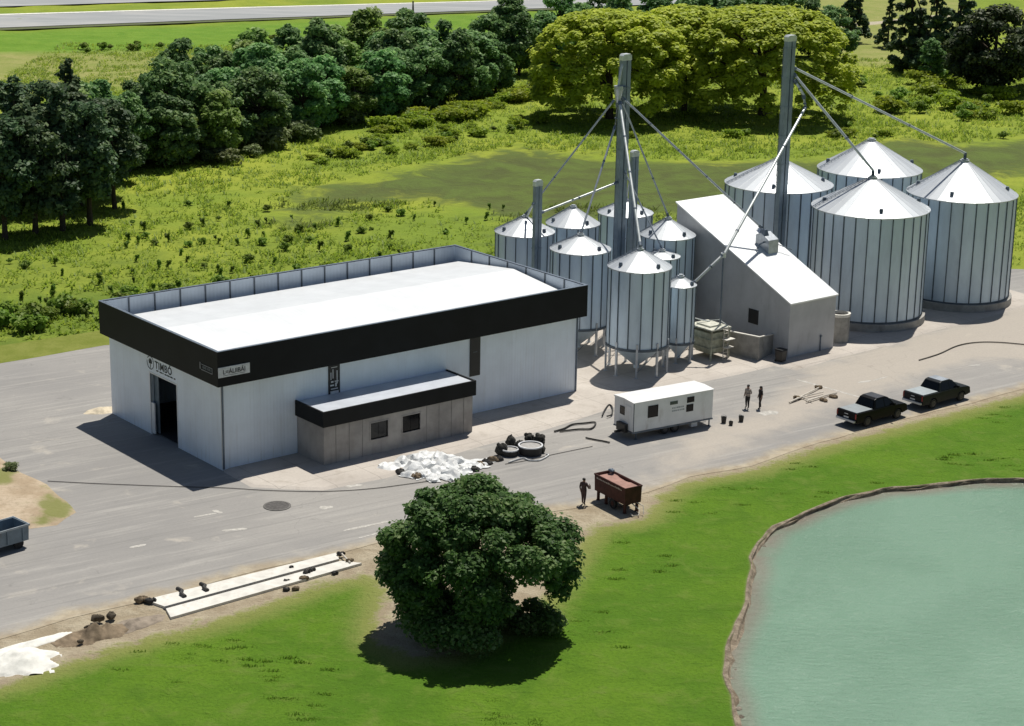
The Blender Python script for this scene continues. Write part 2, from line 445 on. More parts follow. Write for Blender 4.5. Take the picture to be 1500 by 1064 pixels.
# --- meadow ground, one sheet to the horizon
wet_px = gl((400, 312), (440, 292), (480, 274), (560, 258), (640, 240), (700, 226), (750, 218), (830, 224), (900, 232), (980, 236), (1080, 238), (1200, 234), (1320, 206), (1420, 212), (1560, 196), (1560, 245), (1440, 262),
            (1200, 305), (1000, 318), (860, 322), (760, 330), (700, 322), (640, 292), (560, 290), (480, 318), (430, 330))
wet2_px = gl((560, 400), (640, 350), (760, 335), (900, 330), (1060, 300), (1060, 420), (700, 440))
tan_px = gl((-300, 92), (0, 76), (130, 66), (250, 70), (330, 78), (300, 110), (100, 140), (-300, 150))
tanr_px = gl((1180, -40), (1420, -40), (1420, 75), (1300, 98), (1250, 95), (1180, 60))
lush_px = gl((-400, 60), (0, 46), (300, 36), (700, 20), (900, 10), (900, 60), (330, 75), (0, 78), (-400, 90))
track = gl((1100, 52), (1200, 42), (1258, 36), (1310, 30), (1420, 20))
xs = np.unique(np.r_[np.linspace(-3200, -150, 16), np.arange(-150, 170, 2.0), np.linspace(170, 3200, 16)])
ys = np.unique(np.r_[np.linspace(-300, 60, 6), np.arange(60, 430, 2.0), np.linspace(430, 5200, 24)])
gx, gy = np.meshgrid(xs, ys); GP = np.c_[gx.ravel(), gy.ravel()]
low = np.where(sdf(GP, lawn_poly) > 2.5, -2.6, 0.0)
hum = 0.16*vnoise(GP, 7, 5)+0.10*vnoise(GP, 3.1, 6)
pave = sdf(GP, road_poly)
GZ = np.where(pave > -3, -0.05, -0.05+np.clip((-pave-3)/8, 0, 1)*np.maximum(hum, -0.1)) + low
nx, ny = len(xs), len(ys)
idx = np.arange(nx*ny).reshape(ny, nx)
Fq = np.stack([idx[:-1, :-1], idx[:-1, 1:], idx[1:, 1:], idx[1:, :-1]], -1).reshape(-1, 4)
me = bpy.data.meshes.new('ground'); me.from_pydata([tuple(p) for p in np.c_[GP, GZ]], [], [tuple(int(i) for i in f) for f in Fq])
def soft(P, poly, wdt): return np.clip(0.5+sdf(P, poly)/(2*wdt), 0, 1)
wet = np.maximum(soft(GP, wet_px, 7.5), 0.7*soft(GP, wet2_px, 11))
near = np.clip((205-GP[:, 1])/60, 0, 1)
for nm, val in (('wet', wet), ('tan', np.maximum(soft(GP, tan_px, 7), soft(GP, tanr_px, 8))), ('lush', soft(GP, lush_px, 4)),
                ('near', near), ('track', np.clip(1-seg_dist(GP, track, False)/2.6, 0, 1))):
    me.attributes.new(nm, 'FLOAT', 'POINT').data.foreach_set('value', val.astype(np.float32))
k = NT('meadow'); c = k.coord()
n1 = k.noise(c, 0.045, 6, 0.6); n2 = k.noise(c, 0.22, 6, 0.65, 0.6); n3 = k.noise(c, 1.4, 5, 0.7)
col = k.mix(k.ramp(n1, 0.36, 0.62), (0.185, 0.260, 0.028), (0.285, 0.330, 0.038))
col = k.mix(k.ramp(n2, 0.46, 0.74, 0, 0.55), col, (0.135, 0.190, 0.022))
col = k.mix(k.math('MULTIPLY', k.attr('near'), k.ramp(n2, 0.3, 0.62, 0.35, 1.0)), col, (0.115, 0.170, 0.024))
wm = k.ramp(k.math('ADD', k.attr('wet'), k.math('ADD', k.math('MULTIPLY', k.math('SUBTRACT', n2, 0.5), 1.5), k.math('MULTIPLY', k.math('SUBTRACT', n1, 0.5), 0.8))), 0.34, 0.74)
wc = k.mix(k.ramp(n2, 0.35, 0.7), (0.074, 0.088, 0.030), (0.105, 0.150, 0.033))
col = k.mix(k.math('MULTIPLY', wm, 0.94), col, wc)
tm = k.ramp(k.math('ADD', k.attr('tan'), k.math('MULTIPLY', k.math('SUBTRACT', n2, 0.5), 0.6)), 0.35, 0.65)
col = k.mix(tm, col, k.mix(k.ramp(n2, 0.3, 0.7), (0.22, 0.26, 0.06), (0.30, 0.30, 0.10)))
col = k.mix(k.attr('lush'), col, k.mix(k.ramp(n2, 0.3, 0.7), (0.115, 0.23, 0.018), (0.165, 0.28, 0.03)))
col = k.mix(k.ramp(k.attr('track'), 0.2, 0.7), col, (0.45, 0.40, 0.30))
col = k.mix(k.ramp(n3, 0.45, 0.8, 0, 0.35), col, (0.095, 0.125, 0.018))
k.principled(col, 0.9, 0, 0.15, k.bump(k.math('ADD', k.math('MULTIPLY', n3, 0.5), n2), 0.9, 0.5))
M['meadow'] = k.m
me.materials.append(k.m); me.update(); me.shade_smooth()
o = bpy.data.objects.new('ground', me); COL.objects.link(o); o['kind'] = 'structure'

# --- lawn with bare verges
def dirt_colour(k, c):
    n2 = k.noise(c, 0.7, 6, 0.65, 0.4); n3 = k.noise(c, 5.0, 5, 0.7)
    d = k.mix(k.ramp(n2, 0.35, 0.68), (0.33, 0.27, 0.185), (0.46, 0.40, 0.29))
    return k.mix(k.ramp(n3, 0.5, 0.75, 0, 0.45), d, (0.19, 0.15, 0.10))
k = NT('lawn'); c = k.coord()
n1 = k.noise(c, 0.09, 5, 0.6); n2 = k.noise(c, 0.7, 6, 0.65, 0.4); n3 = k.noise(c, 5.0, 5, 0.7)
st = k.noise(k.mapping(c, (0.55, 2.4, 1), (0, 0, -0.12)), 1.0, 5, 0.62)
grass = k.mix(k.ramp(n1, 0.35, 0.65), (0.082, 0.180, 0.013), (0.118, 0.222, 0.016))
grass = k.mix(k.ramp(st, 0.57, 0.72, 0, 0.6), grass, (0.052, 0.118, 0.008))  # dark dashes painted for the shade of small grass clumps
grass = k.mix(k.ramp(n3, 0.4, 0.72, 0, 0.5), grass, (0.052, 0.110, 0.010))
grass = k.mix(k.ramp(n2, 0.48, 0.70, 0, 0.6), grass, (0.145, 0.215, 0.034))
n4 = k.noise(c, 0.28, 5, 0.7, 0.8)
grass = k.mix(k.ramp(n4, 0.50, 0.68, 0, 0.55), grass, (0.070, 0.150, 0.012))
grass = k.mix(k.ramp(n4, 0.28, 0.44, 0.5, 0), grass, (0.155, 0.210, 0.045))
e = k.math('ADD', k.attr('green'), k.math('MULTIPLY', k.math('SUBTRACT', n2, 0.5), 3.2))
e = k.math('ADD', e, k.math('MULTIPLY', k.math('SUBTRACT', n3, 0.5), 1.4))
pale = k.mix(k.ramp(n2, 0.3, 0.7), (0.20, 0.235, 0.055), (0.25, 0.26, 0.085))
dirt = dirt_colour(k, c)
col = k.mix(k.ramp(e, 0.2, 2.4), pale, grass)
col = k.mix(k.ramp(e, -0.55, 0.45), dirt, col)
col = k.mix(k.ramp(k.attr('shore'), 0.0, 0.3, 0.7, 0.0), col, (0.30, 0.25, 0.17))
k.principled(col, 0.92, 0, 0.12, k.bump(k.math('ADD', n3, k.math('MULTIPLY', n2, 2.2)), 0.9, 0.16))
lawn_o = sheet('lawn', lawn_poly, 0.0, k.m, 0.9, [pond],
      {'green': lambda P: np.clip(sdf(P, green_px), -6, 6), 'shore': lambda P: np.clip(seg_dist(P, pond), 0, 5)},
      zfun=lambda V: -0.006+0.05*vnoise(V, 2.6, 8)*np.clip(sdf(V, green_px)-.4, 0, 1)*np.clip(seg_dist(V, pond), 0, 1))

# --- road / yard
k = NT('worn_asphalt'); c = k.coord()
dirm = k.mapping(c, (1, 1, 1), (0, 0, -ANG+0.08))
n1 = k.noise(c, 0.06, 5, 0.6); n2 = k.noise(dirm, 0.33, 6, 0.62, 0.5); n3 = k.noise(c, 6, 4, 0.7)
sx = k.noise(k.mapping(dirm, (0.10, 1.1, 1)), 1.0, 6, 0.62)
col = k.mix(k.ramp(n1, 0.35, 0.65), (0.262, 0.253, 0.24), (0.318, 0.304, 0.282))
col = k.mix(k.ramp(sx, 0.5, 0.74, 0, 0.6), col, (0.43, 0.41, 0.375))
col = k.mix(k.ramp(sx, 0.26, 0.42, 0.5, 0), col, (0.215, 0.21, 0.20))
tr_ = k.noise(k.mapping(dirm, (0.035, 2.6, 1)), 1.0, 5, 0.6)
col = k.mix(k.ramp(tr_, 0.54, 0.70, 0, 0.42), col, (0.19, 0.185, 0.175))
col = k.mix(k.ramp(tr_, 0.30, 0.42, 0.35, 0), col, (0.46, 0.435, 0.39))
n5 = k.noise(c, 0.9, 6, 0.7, 1.0)
col = k.mix(k.ramp(n5, 0.60, 0.74, 0, 0.5), col, (0.17, 0.165, 0.155))
col = k.mix(k.ramp(n2, 0.58, 0.74, 0, 0.6), col, (0.50, 0.455, 0.385))
col = k.mix(k.ramp(n2, 0.22, 0.40, 0.45, 0), col, (0.20, 0.195, 0.185))
ed = k.math('ADD', k.attr('edge'), k.math('MULTIPLY', k.math('SUBTRACT', n2, 0.5), 3.0))
col = k.mix(k.ramp(ed, 0.0, 1.6, 1.0, 0), col, dirt_colour(k, c))
col = k.mix(k.ramp(k.attr('edge'), 0.1, 0.5, 1.0, 0), col, dirt_colour(k, c))
yd = k.math('ADD', k.attr('sandy'), k.math('MULTIPLY', k.math('SUBTRACT', n2, 0.5), 0.9))
col = k.mix(k.ramp(yd, 0.3, 0.8, 0, 0.75), col, (0.45, 0.40, 0.335))
wn = k.n('ShaderNodeTexNoise'); k.l(c, wn.inputs['Vector']); wn.inputs['Scale'].default_value = 0.35; wn.inputs['Detail'].default_value = 5
wc_ = k.n('ShaderNodeVectorMath', operation='MULTIPLY_ADD'); k.l(wn.outputs['Color'], wc_.inputs[0]); wc_.inputs[1].default_value = (5, 5, 0); k.l(c, wc_.inputs[2])
vd = k.voro(wc_.outputs[0], 0.10); cr = k.ramp(k.math('ADD', vd, k.math('MULTIPLY', n3, 0.010)), 0.002, 0.010, 0.4, 0)
col = k.mix(k.math('MULTIPLY', cr, k.ramp(n1, 0.45, 0.6)), col, (0.10, 0.095, 0.09))
col = k.mix(k.ramp(n3, 0.35, 0.7, 0, 0.22), col, (0.20, 0.195, 0.18))
k.principled(col, 0.88, 0, 0.25, k.bump(n3, 0.25, 0.02))
sandy_px = gl((1180, 540), (1260, 512), (1370, 480), (1500, 440), (1620, 420), (1620, 530), (1440, 530), (1330, 560), (1200, 610), (1090, 660), (1000, 690), (900, 720), (1010, 640), (1130, 590))
sheet('road', road_poly, 0.012, k.m, 1.3, (), {'edge': lambda P: np.clip(np.minimum(seg_dist(P, road_front, False), 9), 0, 9), 'sandy': lambda P: soft(P, sandy_px, 3)})

# --- concrete apron along the buildings, a low kerb at its edge
apron_px = gl((334, 691), (372, 712), (470, 716), (562, 699), (640, 670), (700, 652), (790, 630), (850, 611), (893, 596), (935, 583), (985, 567), (1080, 547), (1132, 535), (1165, 541), (1222, 523),
              (1300, 505), (1345, 489)) + [site(80.5, -3.0), site(82, 21), site(52, 21), site(33, 20), site(30.5, 6), site(22, 5), site(3, 4)]
apron = rough_line(apron_px, 2.0, 0.08, 31)
k = NT('apron_concrete'); c = k.coord()
n1 = k.noise(c, 0.12, 5, 0.6); n2 = k.noise(c, 0.8, 6, 0.65); n3 = k.noise(c, 7, 3, 0.7)
col = k.mix(k.ramp(n1, 0.35, 0.65), (0.43, 0.39, 0.345), (0.53, 0.485, 0.43))
col = k.mix(k.ramp(n2, 0.5, 0.75, 0, 0.6), col, (0.34, 0.30, 0.25))
col = k.mix(k.ramp(n3, 0.4, 0.75, 0, 0.25), col, (0.30, 0.27, 0.23))
br = k.n('ShaderNodeTexBrick'); k.l(k.mapping(c, (1, 1, 1), (0, 0, -ANG)), br.inputs['Vector'])
br.offset = 0; br.inputs['Scale'].default_value = 1.0; br.inputs['Brick Width'].default_value = 3.1; br.inputs['Row Height'].default_value = 3.1
br.inputs['Mortar Size'].default_value = 0.025
col = k.mix(k.math('MULTIPLY', br.outputs['Fac'], 0.45), col, (0.16, 0.14, 0.12))
k.principled(col, 0.9, 0, 0.2, k.bump(n3, 0.2, 0.02))
sheet('concrete_apron', apron, 0.10, k.m, 2.0, (), None, thick=0.12)

# --- sandy island at the yard's west side
k = NT('sandy_dirt'); c = k.coord()
n2 = k.noise(c, 0.45, 6, 0.65); n3 = k.noise(c, 4, 5, 0.7)
col = k.mix(k.ramp(n2, 0.35, 0.65), (0.36, 0.28, 0.19), (0.50, 0.41, 0.30))
col = k.mix(k.ramp(n3, 0.45, 0.75, 0, 0.5), col, (0.20, 0.16, 0.10))
gr = k.math('ADD', k.attr('rimgrass'), k.math('MULTIPLY', k.math('SUBTRACT', n2, 0.5), 2.0))
col = k.mix(k.ramp(gr, 0.3, 0.8, 0, 0.85), col, (0.17, 0.19, 0.05))
k.principled(col, 0.95, 0, 0.1, k.bump(n3, 0.6, 0.08))
isl = rough_line(island, 0.9, 0.25, 41)
grp = gl((60, 712), (100, 735), (108, 755), (70, 772), (45, 770), (60, 745))
grp2 = gl((-50, 690), (20, 690), (30, 715), (-50, 712))
sheet('dirt_island', isl, 0.016, k.m, 0.7, (), {'rimgrass': lambda P: np.maximum(soft(P, grp, 0.8), soft(P, grp2, 0.8))},
      zfun=lambda V: np.clip(seg_dist(V, isl), 0, 1.5)*0.12*(1+0.7*vnoise(V, 1.3, 9)))

# --- mown strip between yard and meadow
k = NT('mown_strip'); c = k.coord(); n2 = k.noise(c, 0.5, 6, 0.65); n3 = k.noise(c, 5, 4, 0.7)
col = k.mix(k.ramp(n2, 0.35, 0.65), (0.155, 0.185, 0.030), (0.205, 0.225, 0.050))
col = k.mix(k.ramp(n3, 0.4, 0.75, 0, 0.4), col, (0.10, 0.12, 0.025))
k.principled(col, 0.92, 0, 0.12, k.bump(n3, 0.5, 0.1))
mown = rough_line(gl((-250, 580), (0, 534), (60, 523), (150, 506)) + [site(11, 29.6), site(22, 27.1), site(36, 23.6), site(36, 27), site(22, 30.5), site(11, 34)] + gl((150, 483), (60, 497), (0, 506), (-250, 545)), 1.5, 0.25, 51)
sheet('mown_verge', mown, 0.016, k.m, 1.5)

# --- pond: bank and water
k = NT('bank_soil'); c = k.coord(); n2 = k.noise(c, 1.2, 6, 0.7); n3 = k.noise(c, 7, 4, 0.7)
col = k.mix(k.ramp(n2, 0.35, 0.68), (0.17, 0.135, 0.095), (0.37, 0.31, 0.23))
col = k.mix(k.ramp(n3, 0.5, 0.75, 0, 0.6), col, (0.07, 0.055, 0.038))
k.principled(col, 0.95, 0, 0.15, k.bump(k.math('ADD', n2, n3), 0.9, 0.12))
PW = np.array(pond); cenp = PW.mean(0)
tang = np.roll(PW, -1, 0)-np.roll(PW, 1, 0); nrm = np.c_[-tang[:, 1], tang[:, 0]]; nrm /= np.hypot(*nrm.T)[:, None]
if ((cenp-PW)*nrm).sum() < 0: nrm = -nrm
b = MB(); vs = []; nP = len(PW)
west = np.clip((24-PW[:, 0])/10, 0, 1)*np.clip((108-PW[:, 1])/14, 0, 1)     # the west bank shelves, the far one is cut steep
prof = [(-0.14, 0.03, 0.0), (-0.04, 0.035, 0.3), (0.02, -0.04, 1.0), (0.06, -0.16, 1.0), (0.14, -0.36, 0.6), (0.9, -0.9, 0.2)]
for j, (q, z, jit) in enumerate(prof):
    r1 = vnoise(PW, 1.1, 60+j); r2 = vnoise(PW, 0.5, 70+j)
    off = q*(1+2.6*west*(q > 0)*(1+.9*vnoise(PW, 2.4, 66))) + jit*(0.10*r1+0.06*r2)
    P = PW+nrm*off[:, None]
    for p, zz in zip(P, z+jit*(0.10*r2+0.05*r1)): vs.append((p[0], p[1], zz))
fs = [(j*nP+i, j*nP+(i+1) % nP, (j+1)*nP+(i+1) % nP, (j+1)*nP+i) for j in range(len(prof)-1) for i in range(nP)]
b.add(vs, fs); bank = b.build('pond_bank', k.m); bank['kind'] = 'structure'
k = NT('pond_water'); c = k.coord()
n1 = k.noise(c, 0.10, 4, 0.5)
sh = k.ramp(k.math('ADD', k.attr('shore'), k.math('MULTIPLY', k.math('SUBTRACT', n1, 0.5), 0.9)), 0.0, 1.7)
deep = k.mix(k.ramp(n1, 0.35, 0.65), (0.185, 0.318, 0.220), (0.193, 0.326, 0.229))
col = k.mix(sh, (0.235, 0.21, 0.165), deep)
wv = k.noise(k.mapping(c, (0.55, 1.6, 1), (0, 0, 0.22)), 2.6, 5, 0.62, 0.5)
wv2 = k.noise(k.mapping(c, (0.8, 2.0, 1), (0, 0, -0.12)), 7.5, 3, 0.6)
amp = k.ramp(k.noise(c, 0.13, 3), 0.36, 0.64, 0.72, 0.95)
h = k.math('MULTIPLY', k.math('ADD', wv, k.math('MULTIPLY', wv2, 0.5)), amp)
k.principled(col, 0.20, 0, 0.5, k.bump(h, 1.0, 0.18), IOR=1.33)
wp = PW - nrm*0.4
sheet('water', wp, -0.24, k.m, 1.0, (), {'shore': lambda P: np.clip(seg_dist(P, PW), 0, 8)})

# --- runway strips far behind the wood
k = NT('runway_paving'); c = k.coord()
n1 = k.noise(k.mapping(c, (0.05, 0.5, 1)), 1, 5, 0.6); n2 = k.noise(c, 0.05, 4)
col = k.mix(k.ramp(n1, 0.35, 0.7), (0.27, 0.285, 0.285), (0.37, 0.375, 0.37))
col = k.mix(k.ramp(n2, 0.5, 0.7, 0, 0.5), col, (0.42, 0.415, 0.39))
k.principled(col, 0.85, 0, 0.3)
def strip(name, pxs, z, mat): return sheet(name, pxs, z, mat, 12.0)
strip('runway', gl((-700, 77), (0, 42), (350, 29), (690, 17), (1100, 3), (1100, -10), (690, 3), (350, 12), (0, 22), (-700, 44)), 0.16, k.m)
strip('taxiway', gl((-700, 28), (0, 11), (220, 4), (450, -2), (1000, -14), (1000, -40), (0, -10), (-700, 4)), 0.16, k.m)
k2 = simple('runway_edge_line', (0.72, 0.71, 0.64), 0.8)
strip('runway_marking', gl((-700, 45.6), (0, 23.6), (350, 13.4), (690, 4.3), (1000, -5), (1000, -6), (690, 3.3), (350, 12.2), (0, 22.2), (-700, 44.2)), 0.19, k2)
k3 = simple('dark_ditch_soil', (0.09, 0.105, 0.04), 0.95)  # one even dark tone for the strip along the runway
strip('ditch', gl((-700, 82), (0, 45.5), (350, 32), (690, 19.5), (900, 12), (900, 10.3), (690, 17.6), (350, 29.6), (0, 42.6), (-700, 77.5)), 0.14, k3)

# --- painted and spilt white marks on the yard
def px_poly(pts, z=0.04): return [(*ground(*p), z) for p in pts]
mk = MB()
def streak(a, b, wpx, z=0.018, n=7, seed=1):
    r = random.Random(seed); A = Vector(ground(*a)); B = Vector(ground(*b)); dd = (B-A); nn = Vector((-dd.y, dd.x)).normalized()
    L_, R_ = [], []
    for i in range(n+1):
        p = A+dd*i/n; ww = wpx/2*r.uniform(0.6, 1.15)*(0.35 if i in (0, n) else 1)
        L_.append((*(p+nn*ww), z)); R_.append((*(p-nn*ww), z))
    m = n+1
    mk.add(L_+R_, [(i, i+1, m+i+1, m+i) for i in range(n)])
streak((1166, 556), (1262, 583), 0.26, seed=1)
for i, (a, b, ww) in enumerate([((1257, 561), (1276, 558), .35), ((1279, 558), (1300, 552), .2), ((505, 713), (531, 711), .55), ((468, 745), (488, 743), .6), 
                                ((503, 778), (575, 763), .28), ((520, 790), (572, 777), .16), ((190, 803), (214, 798), .35), ((284, 758), (318, 752), .22), ((325, 778), (362, 775), .4),
                                ((1112, 607), (1140, 604), .9), ((312, 748), (325, 752), .3), ((1418, 536), (1436, 535), .22)]):
    streak(a, b, ww, seed=10+i)
ko = NT('worn_white_paint'); c = ko.coord(); n3 = ko.noise(c, 3, 5, 0.7)
ko.principled(ko.mix(ko.ramp(n3, 0.4, 0.62), (0.37, 0.355, 0.32), (0.52, 0.50, 0.455)), 0.9, 0, 0.2)
om = mk.build('road_marking', ko.m); om['kind'] = 'structure'
# ================================================================== BUILDINGS
ZA = 0.10   # top of the concrete apron
def text_mesh(name, txt, size, mat, parent, loc, rot, ext=0.012, sx=1.0, space=1.0):
    cu = bpy.data.curves.new(name, 'FONT'); cu.body = txt; cu.size = size; cu.extrude = ext; cu.space_character = space; cu.offset = size*.012
    cu.align_x = 'LEFT'
    tmp = bpy.data.objects.new('tmp_text', cu); COL.objects.link(tmp)
    dg = bpy.context.evaluated_depsgraph_get(); dg.update()
    me = bpy.data.meshes.new_from_object(tmp.evaluated_get(dg)); me.name = name
    bpy.data.objects.remove(tmp); bpy.data.curves.remove(cu)
    me.materials.clear(); me.materials.append(mat)
    o = bpy.data.objects.new(name, me); COL.objects.link(o); o.parent = parent
    o.location = loc; o.rotation_euler = rot; o.scale = (sx, 1, 1)
    return o

# ---- warehouse: local x runs along the long wall, y into the building
WL, WW, WH, WT, OV = 29.5, 14.75, 5.9, 8.0, 0.46
wh = empty('warehouse', (OX, OY, 0), ANG, 'long white metal warehouse with a black parapet band round a white roof', 'warehouse')
b = MB(); th = 0.25
b.box2((0, 0, 0), (WL, th, WH)); b.box2((0, WW-th, 0), (WL, WW, WH)); b.box2((WL-th, th, 0), (WL, WW-th, WH))
d0, d1, dh = 5.62, 9.15, 4.3                                   # doorway in the short wall
b.box2((0, th, 0), (th, d0, WH)); b.box2((0, d1, 0), (th, WW-th, WH)); b.box2((0, d0, dh), (th, d1, WH))
b.build('wall', M['wall'], wh)
b = MB(); b.box2((th+.02, th+.02, 0.11), (WL-th-.02, WW-th-.02, 0.125)); b.build('floor', M['interior'], wh)
b = MB()                                                        # parapet: outer black face
t0 = 0.16
for a, c_ in (((-OV, -OV), (WL+OV, -OV+t0)), ((-OV, WW+OV-t0), (WL+OV, WW+OV)), ((-OV, -OV+t0), (-OV+t0, WW+OV-t0)), ((WL+OV-t0, -OV+t0), (WL+OV, WW+OV-t0))):
    b.box2((a[0], a[1], WH-0.18), (c_[0], c_[1], WT))
b.build('parapet', M['fascia'], wh)
b = MB()                                                        # soffit between wall and parapet
b.box2((-OV+t0, -OV+t0, WH+.003), (WL+OV-t0, 0.1, WH+0.05)); b.box2((-OV+t0, 0.1, WH+.003), (0.1, WW+OV-t0, WH+0.05))
b.box2((WL-.1, 0.1, WH+.003), (WL+OV-t0, WW+OV-t0, WH+0.05)); b.box2((.1, WW-.1, WH+.003), (WL-.1, WW+OV-t0, WH+0.05))
b.build('soffit', M['frame_grey'], wh)
b = MB(); e = 0.035                                             # pale lining of the parapet's inner faces
i0, i1 = -OV+t0, WL+OV-t0; j0, j1 = -OV+t0, WW+OV-t0
b.box2((i0+.002, j1-e, 6.4), (i1-.002, j1-.002, WT-.03)); b.box2((i0+.002, j0+.002, 6.4), (i1-.002, j0+e, WT-.03))
b.box2((i0+.002, j0+e, 6.4), (i0+e, j1-e, WT-.03)); b.box2((i1-e, j0+e, 6.4), (i1-.002, j1-e, WT-.03))
b.build('parapet_lining', M['fascia_in'], wh)
b = MB()
for k_ in range(1, 15):
    x = i0 + (i1-i0)*k_/15.0; b.box2((x-.045, j1-e-.07, 6.5), (x+.045, j1-e-.003, WT-.02))
for k_ in range(1, 7):
    y = j0 + (j1-j0)*k_/7.0; b.box2((i1-e-.07, y-.045, 6.5), (i1-e-.003, y+.045, WT-.02)); b.box2((i0+e+.003, y-.045, 6.5), (i0+e+.07, y+.045, WT-.02))
b.build_each('parapet_post', M['frame_grey'], wh)
b = MB()                                                        # coping strip
for a, c_ in (((-OV-.02, -OV-.02), (WL+OV+.02, -OV+t0+.02)), ((-OV-.02, WW+OV-t0-.02), (WL+OV+.02, WW+OV+.02)), ((-OV-.02, -OV+t0+.02), (-OV+t0+.02, WW+OV-t0-.02)), ((WL+OV-t0-.02, -OV+t0+.02), (WL+OV+.02, WW+OV-t0-.02))):
    b.box2((a[0], a[1], WT+.002), (c_[0], c_[1], WT+.03))
b.build('coping', M['steel_dark'], wh)
b = MB()                                                        # low-pitched roof in a gutter-edged box
zr, ze, gx0, gx1, gy0, gy1 = 7.72, 7.0, 0.25, WL-0.05, 0.35, WW-0.7
ym = WW/2
P = [(gx0, gy0, ze), (gx1, gy0, ze), (gx1, ym, zr), (gx0, ym, zr), (gx0, gy1, ze), (gx1, gy1, ze)]
P2 = [(x, y, z-.12) for x, y, z in P]
b.add(P+P2, [(0, 1, 2, 3), (3, 2, 5, 4), (7, 6, 9, 8), (8, 9, 10, 11), (0, 6, 7, 1), (4, 5, 11, 10), (1, 7, 8, 2), (2, 8, 11, 5), (0, 3, 9, 6), (3, 4, 10, 9)])
ro = b.build('roof', M['roof_white'], wh)
b = MB(); b.box2((i0+.04, j0+.04, 6.3), (i1-.04, j1-.04, 6.38)); b.build('gutter', M['steel_dark'], wh)
# door: reveal, a sliding leaf half pushed in
b = MB(); b.box2((-.02, d1, 0.1), (th-.01, d1+.12, dh+.1)); b.box2((-.02, d0-.1, 0.1), (th-.01, d0, dh+.1)); b.box2((-.02, d0, dh), (th-.01, d1, dh+.1))
b.build('door_frame', M['whitepaint'], wh)
b = MB(); b.box2((0.30, d1-.55, 0.13), (0.36, d1+2.4, dh-.05)); b.build('sliding_door', simple('door_leaf', (.16, .20, .23), 0.5), wh)
b = MB(); b.box2((0.02, d1-.42, 0.12), (0.10, d1-.002, 2.25)); b.build('door_panel', M['whitepaint'], wh)
# tall narrow black panels under the parapet
def tall_panel(x0, x1, z0, marks):
    b = MB(); b.box2((x0, -.07, z0), (x1, -.004, WH-.02)); p = b.build('panel', M['black'], wh)
    b = MB(); r = random.Random(3)
    for (a, c_, z_, h_) in marks: b.box2((x0+a, -.085, z_), (x0+c_, -.071, z_+h_))
    b.build('panel_lettering', M['signwhite'] if len(marks) > 4 else M['frame_grey'], p)
    return p
tall_panel(8.06, 8.94, 3.35, [(.12, .40, 4.18, .10), (.5, .62, 4.12, .26), (.18, .36, 4.42, .10), (.46, .74, 4.44, .08), (.14, .2, 4.62, .5), (.3, .36, 4.7, .62), (.62, .68, 4.3, .9), (.2, .66, 5.42, .05), (.12, .76, 3.42, .42), (.16, .7, 3.95, .07)])
tall_panel(19.72, 20.6, 2.85, [(.25, .6, 4.55, .035)])
b = MB()
b.box2((0.02, -.10, 0.1), (0.12, -.003, WH-.02)); b.box2((WL-.13, -.09, 0.1), (WL-.03, -.003, WH-.02))
b.build_each('downpipe', M['steel_dark'], wh)
b = MB(); b.box2((-.035, -.03, 0.1), (0.015, -.004, WH)); b.box2((-.03, -.004, .1), (-.004, .03, WH)); b.box2((WL-.02, -.03, .1), (WL+.03, -.004, WH)); b.build_each('corner_trim', M['whitepaint'], wh)
# emblem, name and strapline over the doorway (short wall faces local -x)
R_left = (pi/2, 0, -pi/2)
b = MB(); n = 32; yc, zc, ro_, ri_ = 9.02, 5.03, 0.47, 0.415
vs = []
for rr in (ro_, ri_):
    for i in range(n): q = 2*pi*i/n; vs.append((-.018, yc+rr*cos(q), zc+rr*sin(q)))
b.add(vs, [(i, (i+1) % n, n+(i+1) % n, n+i) for i in range(n) if i not in (1, 2)])
b.box((-.018, yc, zc-.17), (.012, .05, .38)); 
for dy_, dz_, r_ in ((0, .05, .16), (.13, 0, .11), (-.13, .01, .10), (.08, .18, .09), (-.08, .17, .10), (.02, .26, .07), (.20, .12, .06), (-.20, .12, .05)):
    vs = [(-.018, yc+dy_, zc+dz_)]
    for i in range(9): q = 2*pi*i/9; vs.append((-.018, yc+dy_+r_*cos(q)*(1 if i % 2 else .65), zc+dz_+r_*sin(q)*(1 if i % 2 else .65)))
    b.add(vs, [(0, i+1, (i+1) % 9+1) for i in range(9)])
b.build('emblem', M['ink'], wh)
text_mesh('lettering', 'TIMB\u00d3', 0.70, M['ink'], wh, (-.012, 8.42, 4.81), R_left, 0.006, 1.0, 1.10)
b = MB(); y = 8.28; r = random.Random(5)
for ln in (.34, .10, .42, .16, .10, .22, .12, .30, .12, .34, .10, .26, .10):
    if y-ln < 5.2: break
    if ln > .11: b.box((-.014, y-ln/2, 4.665), (.01, ln*.8, .085 if ln > .2 else .06))
    y -= ln
b.build('strapline_lettering', M['ink'], wh)
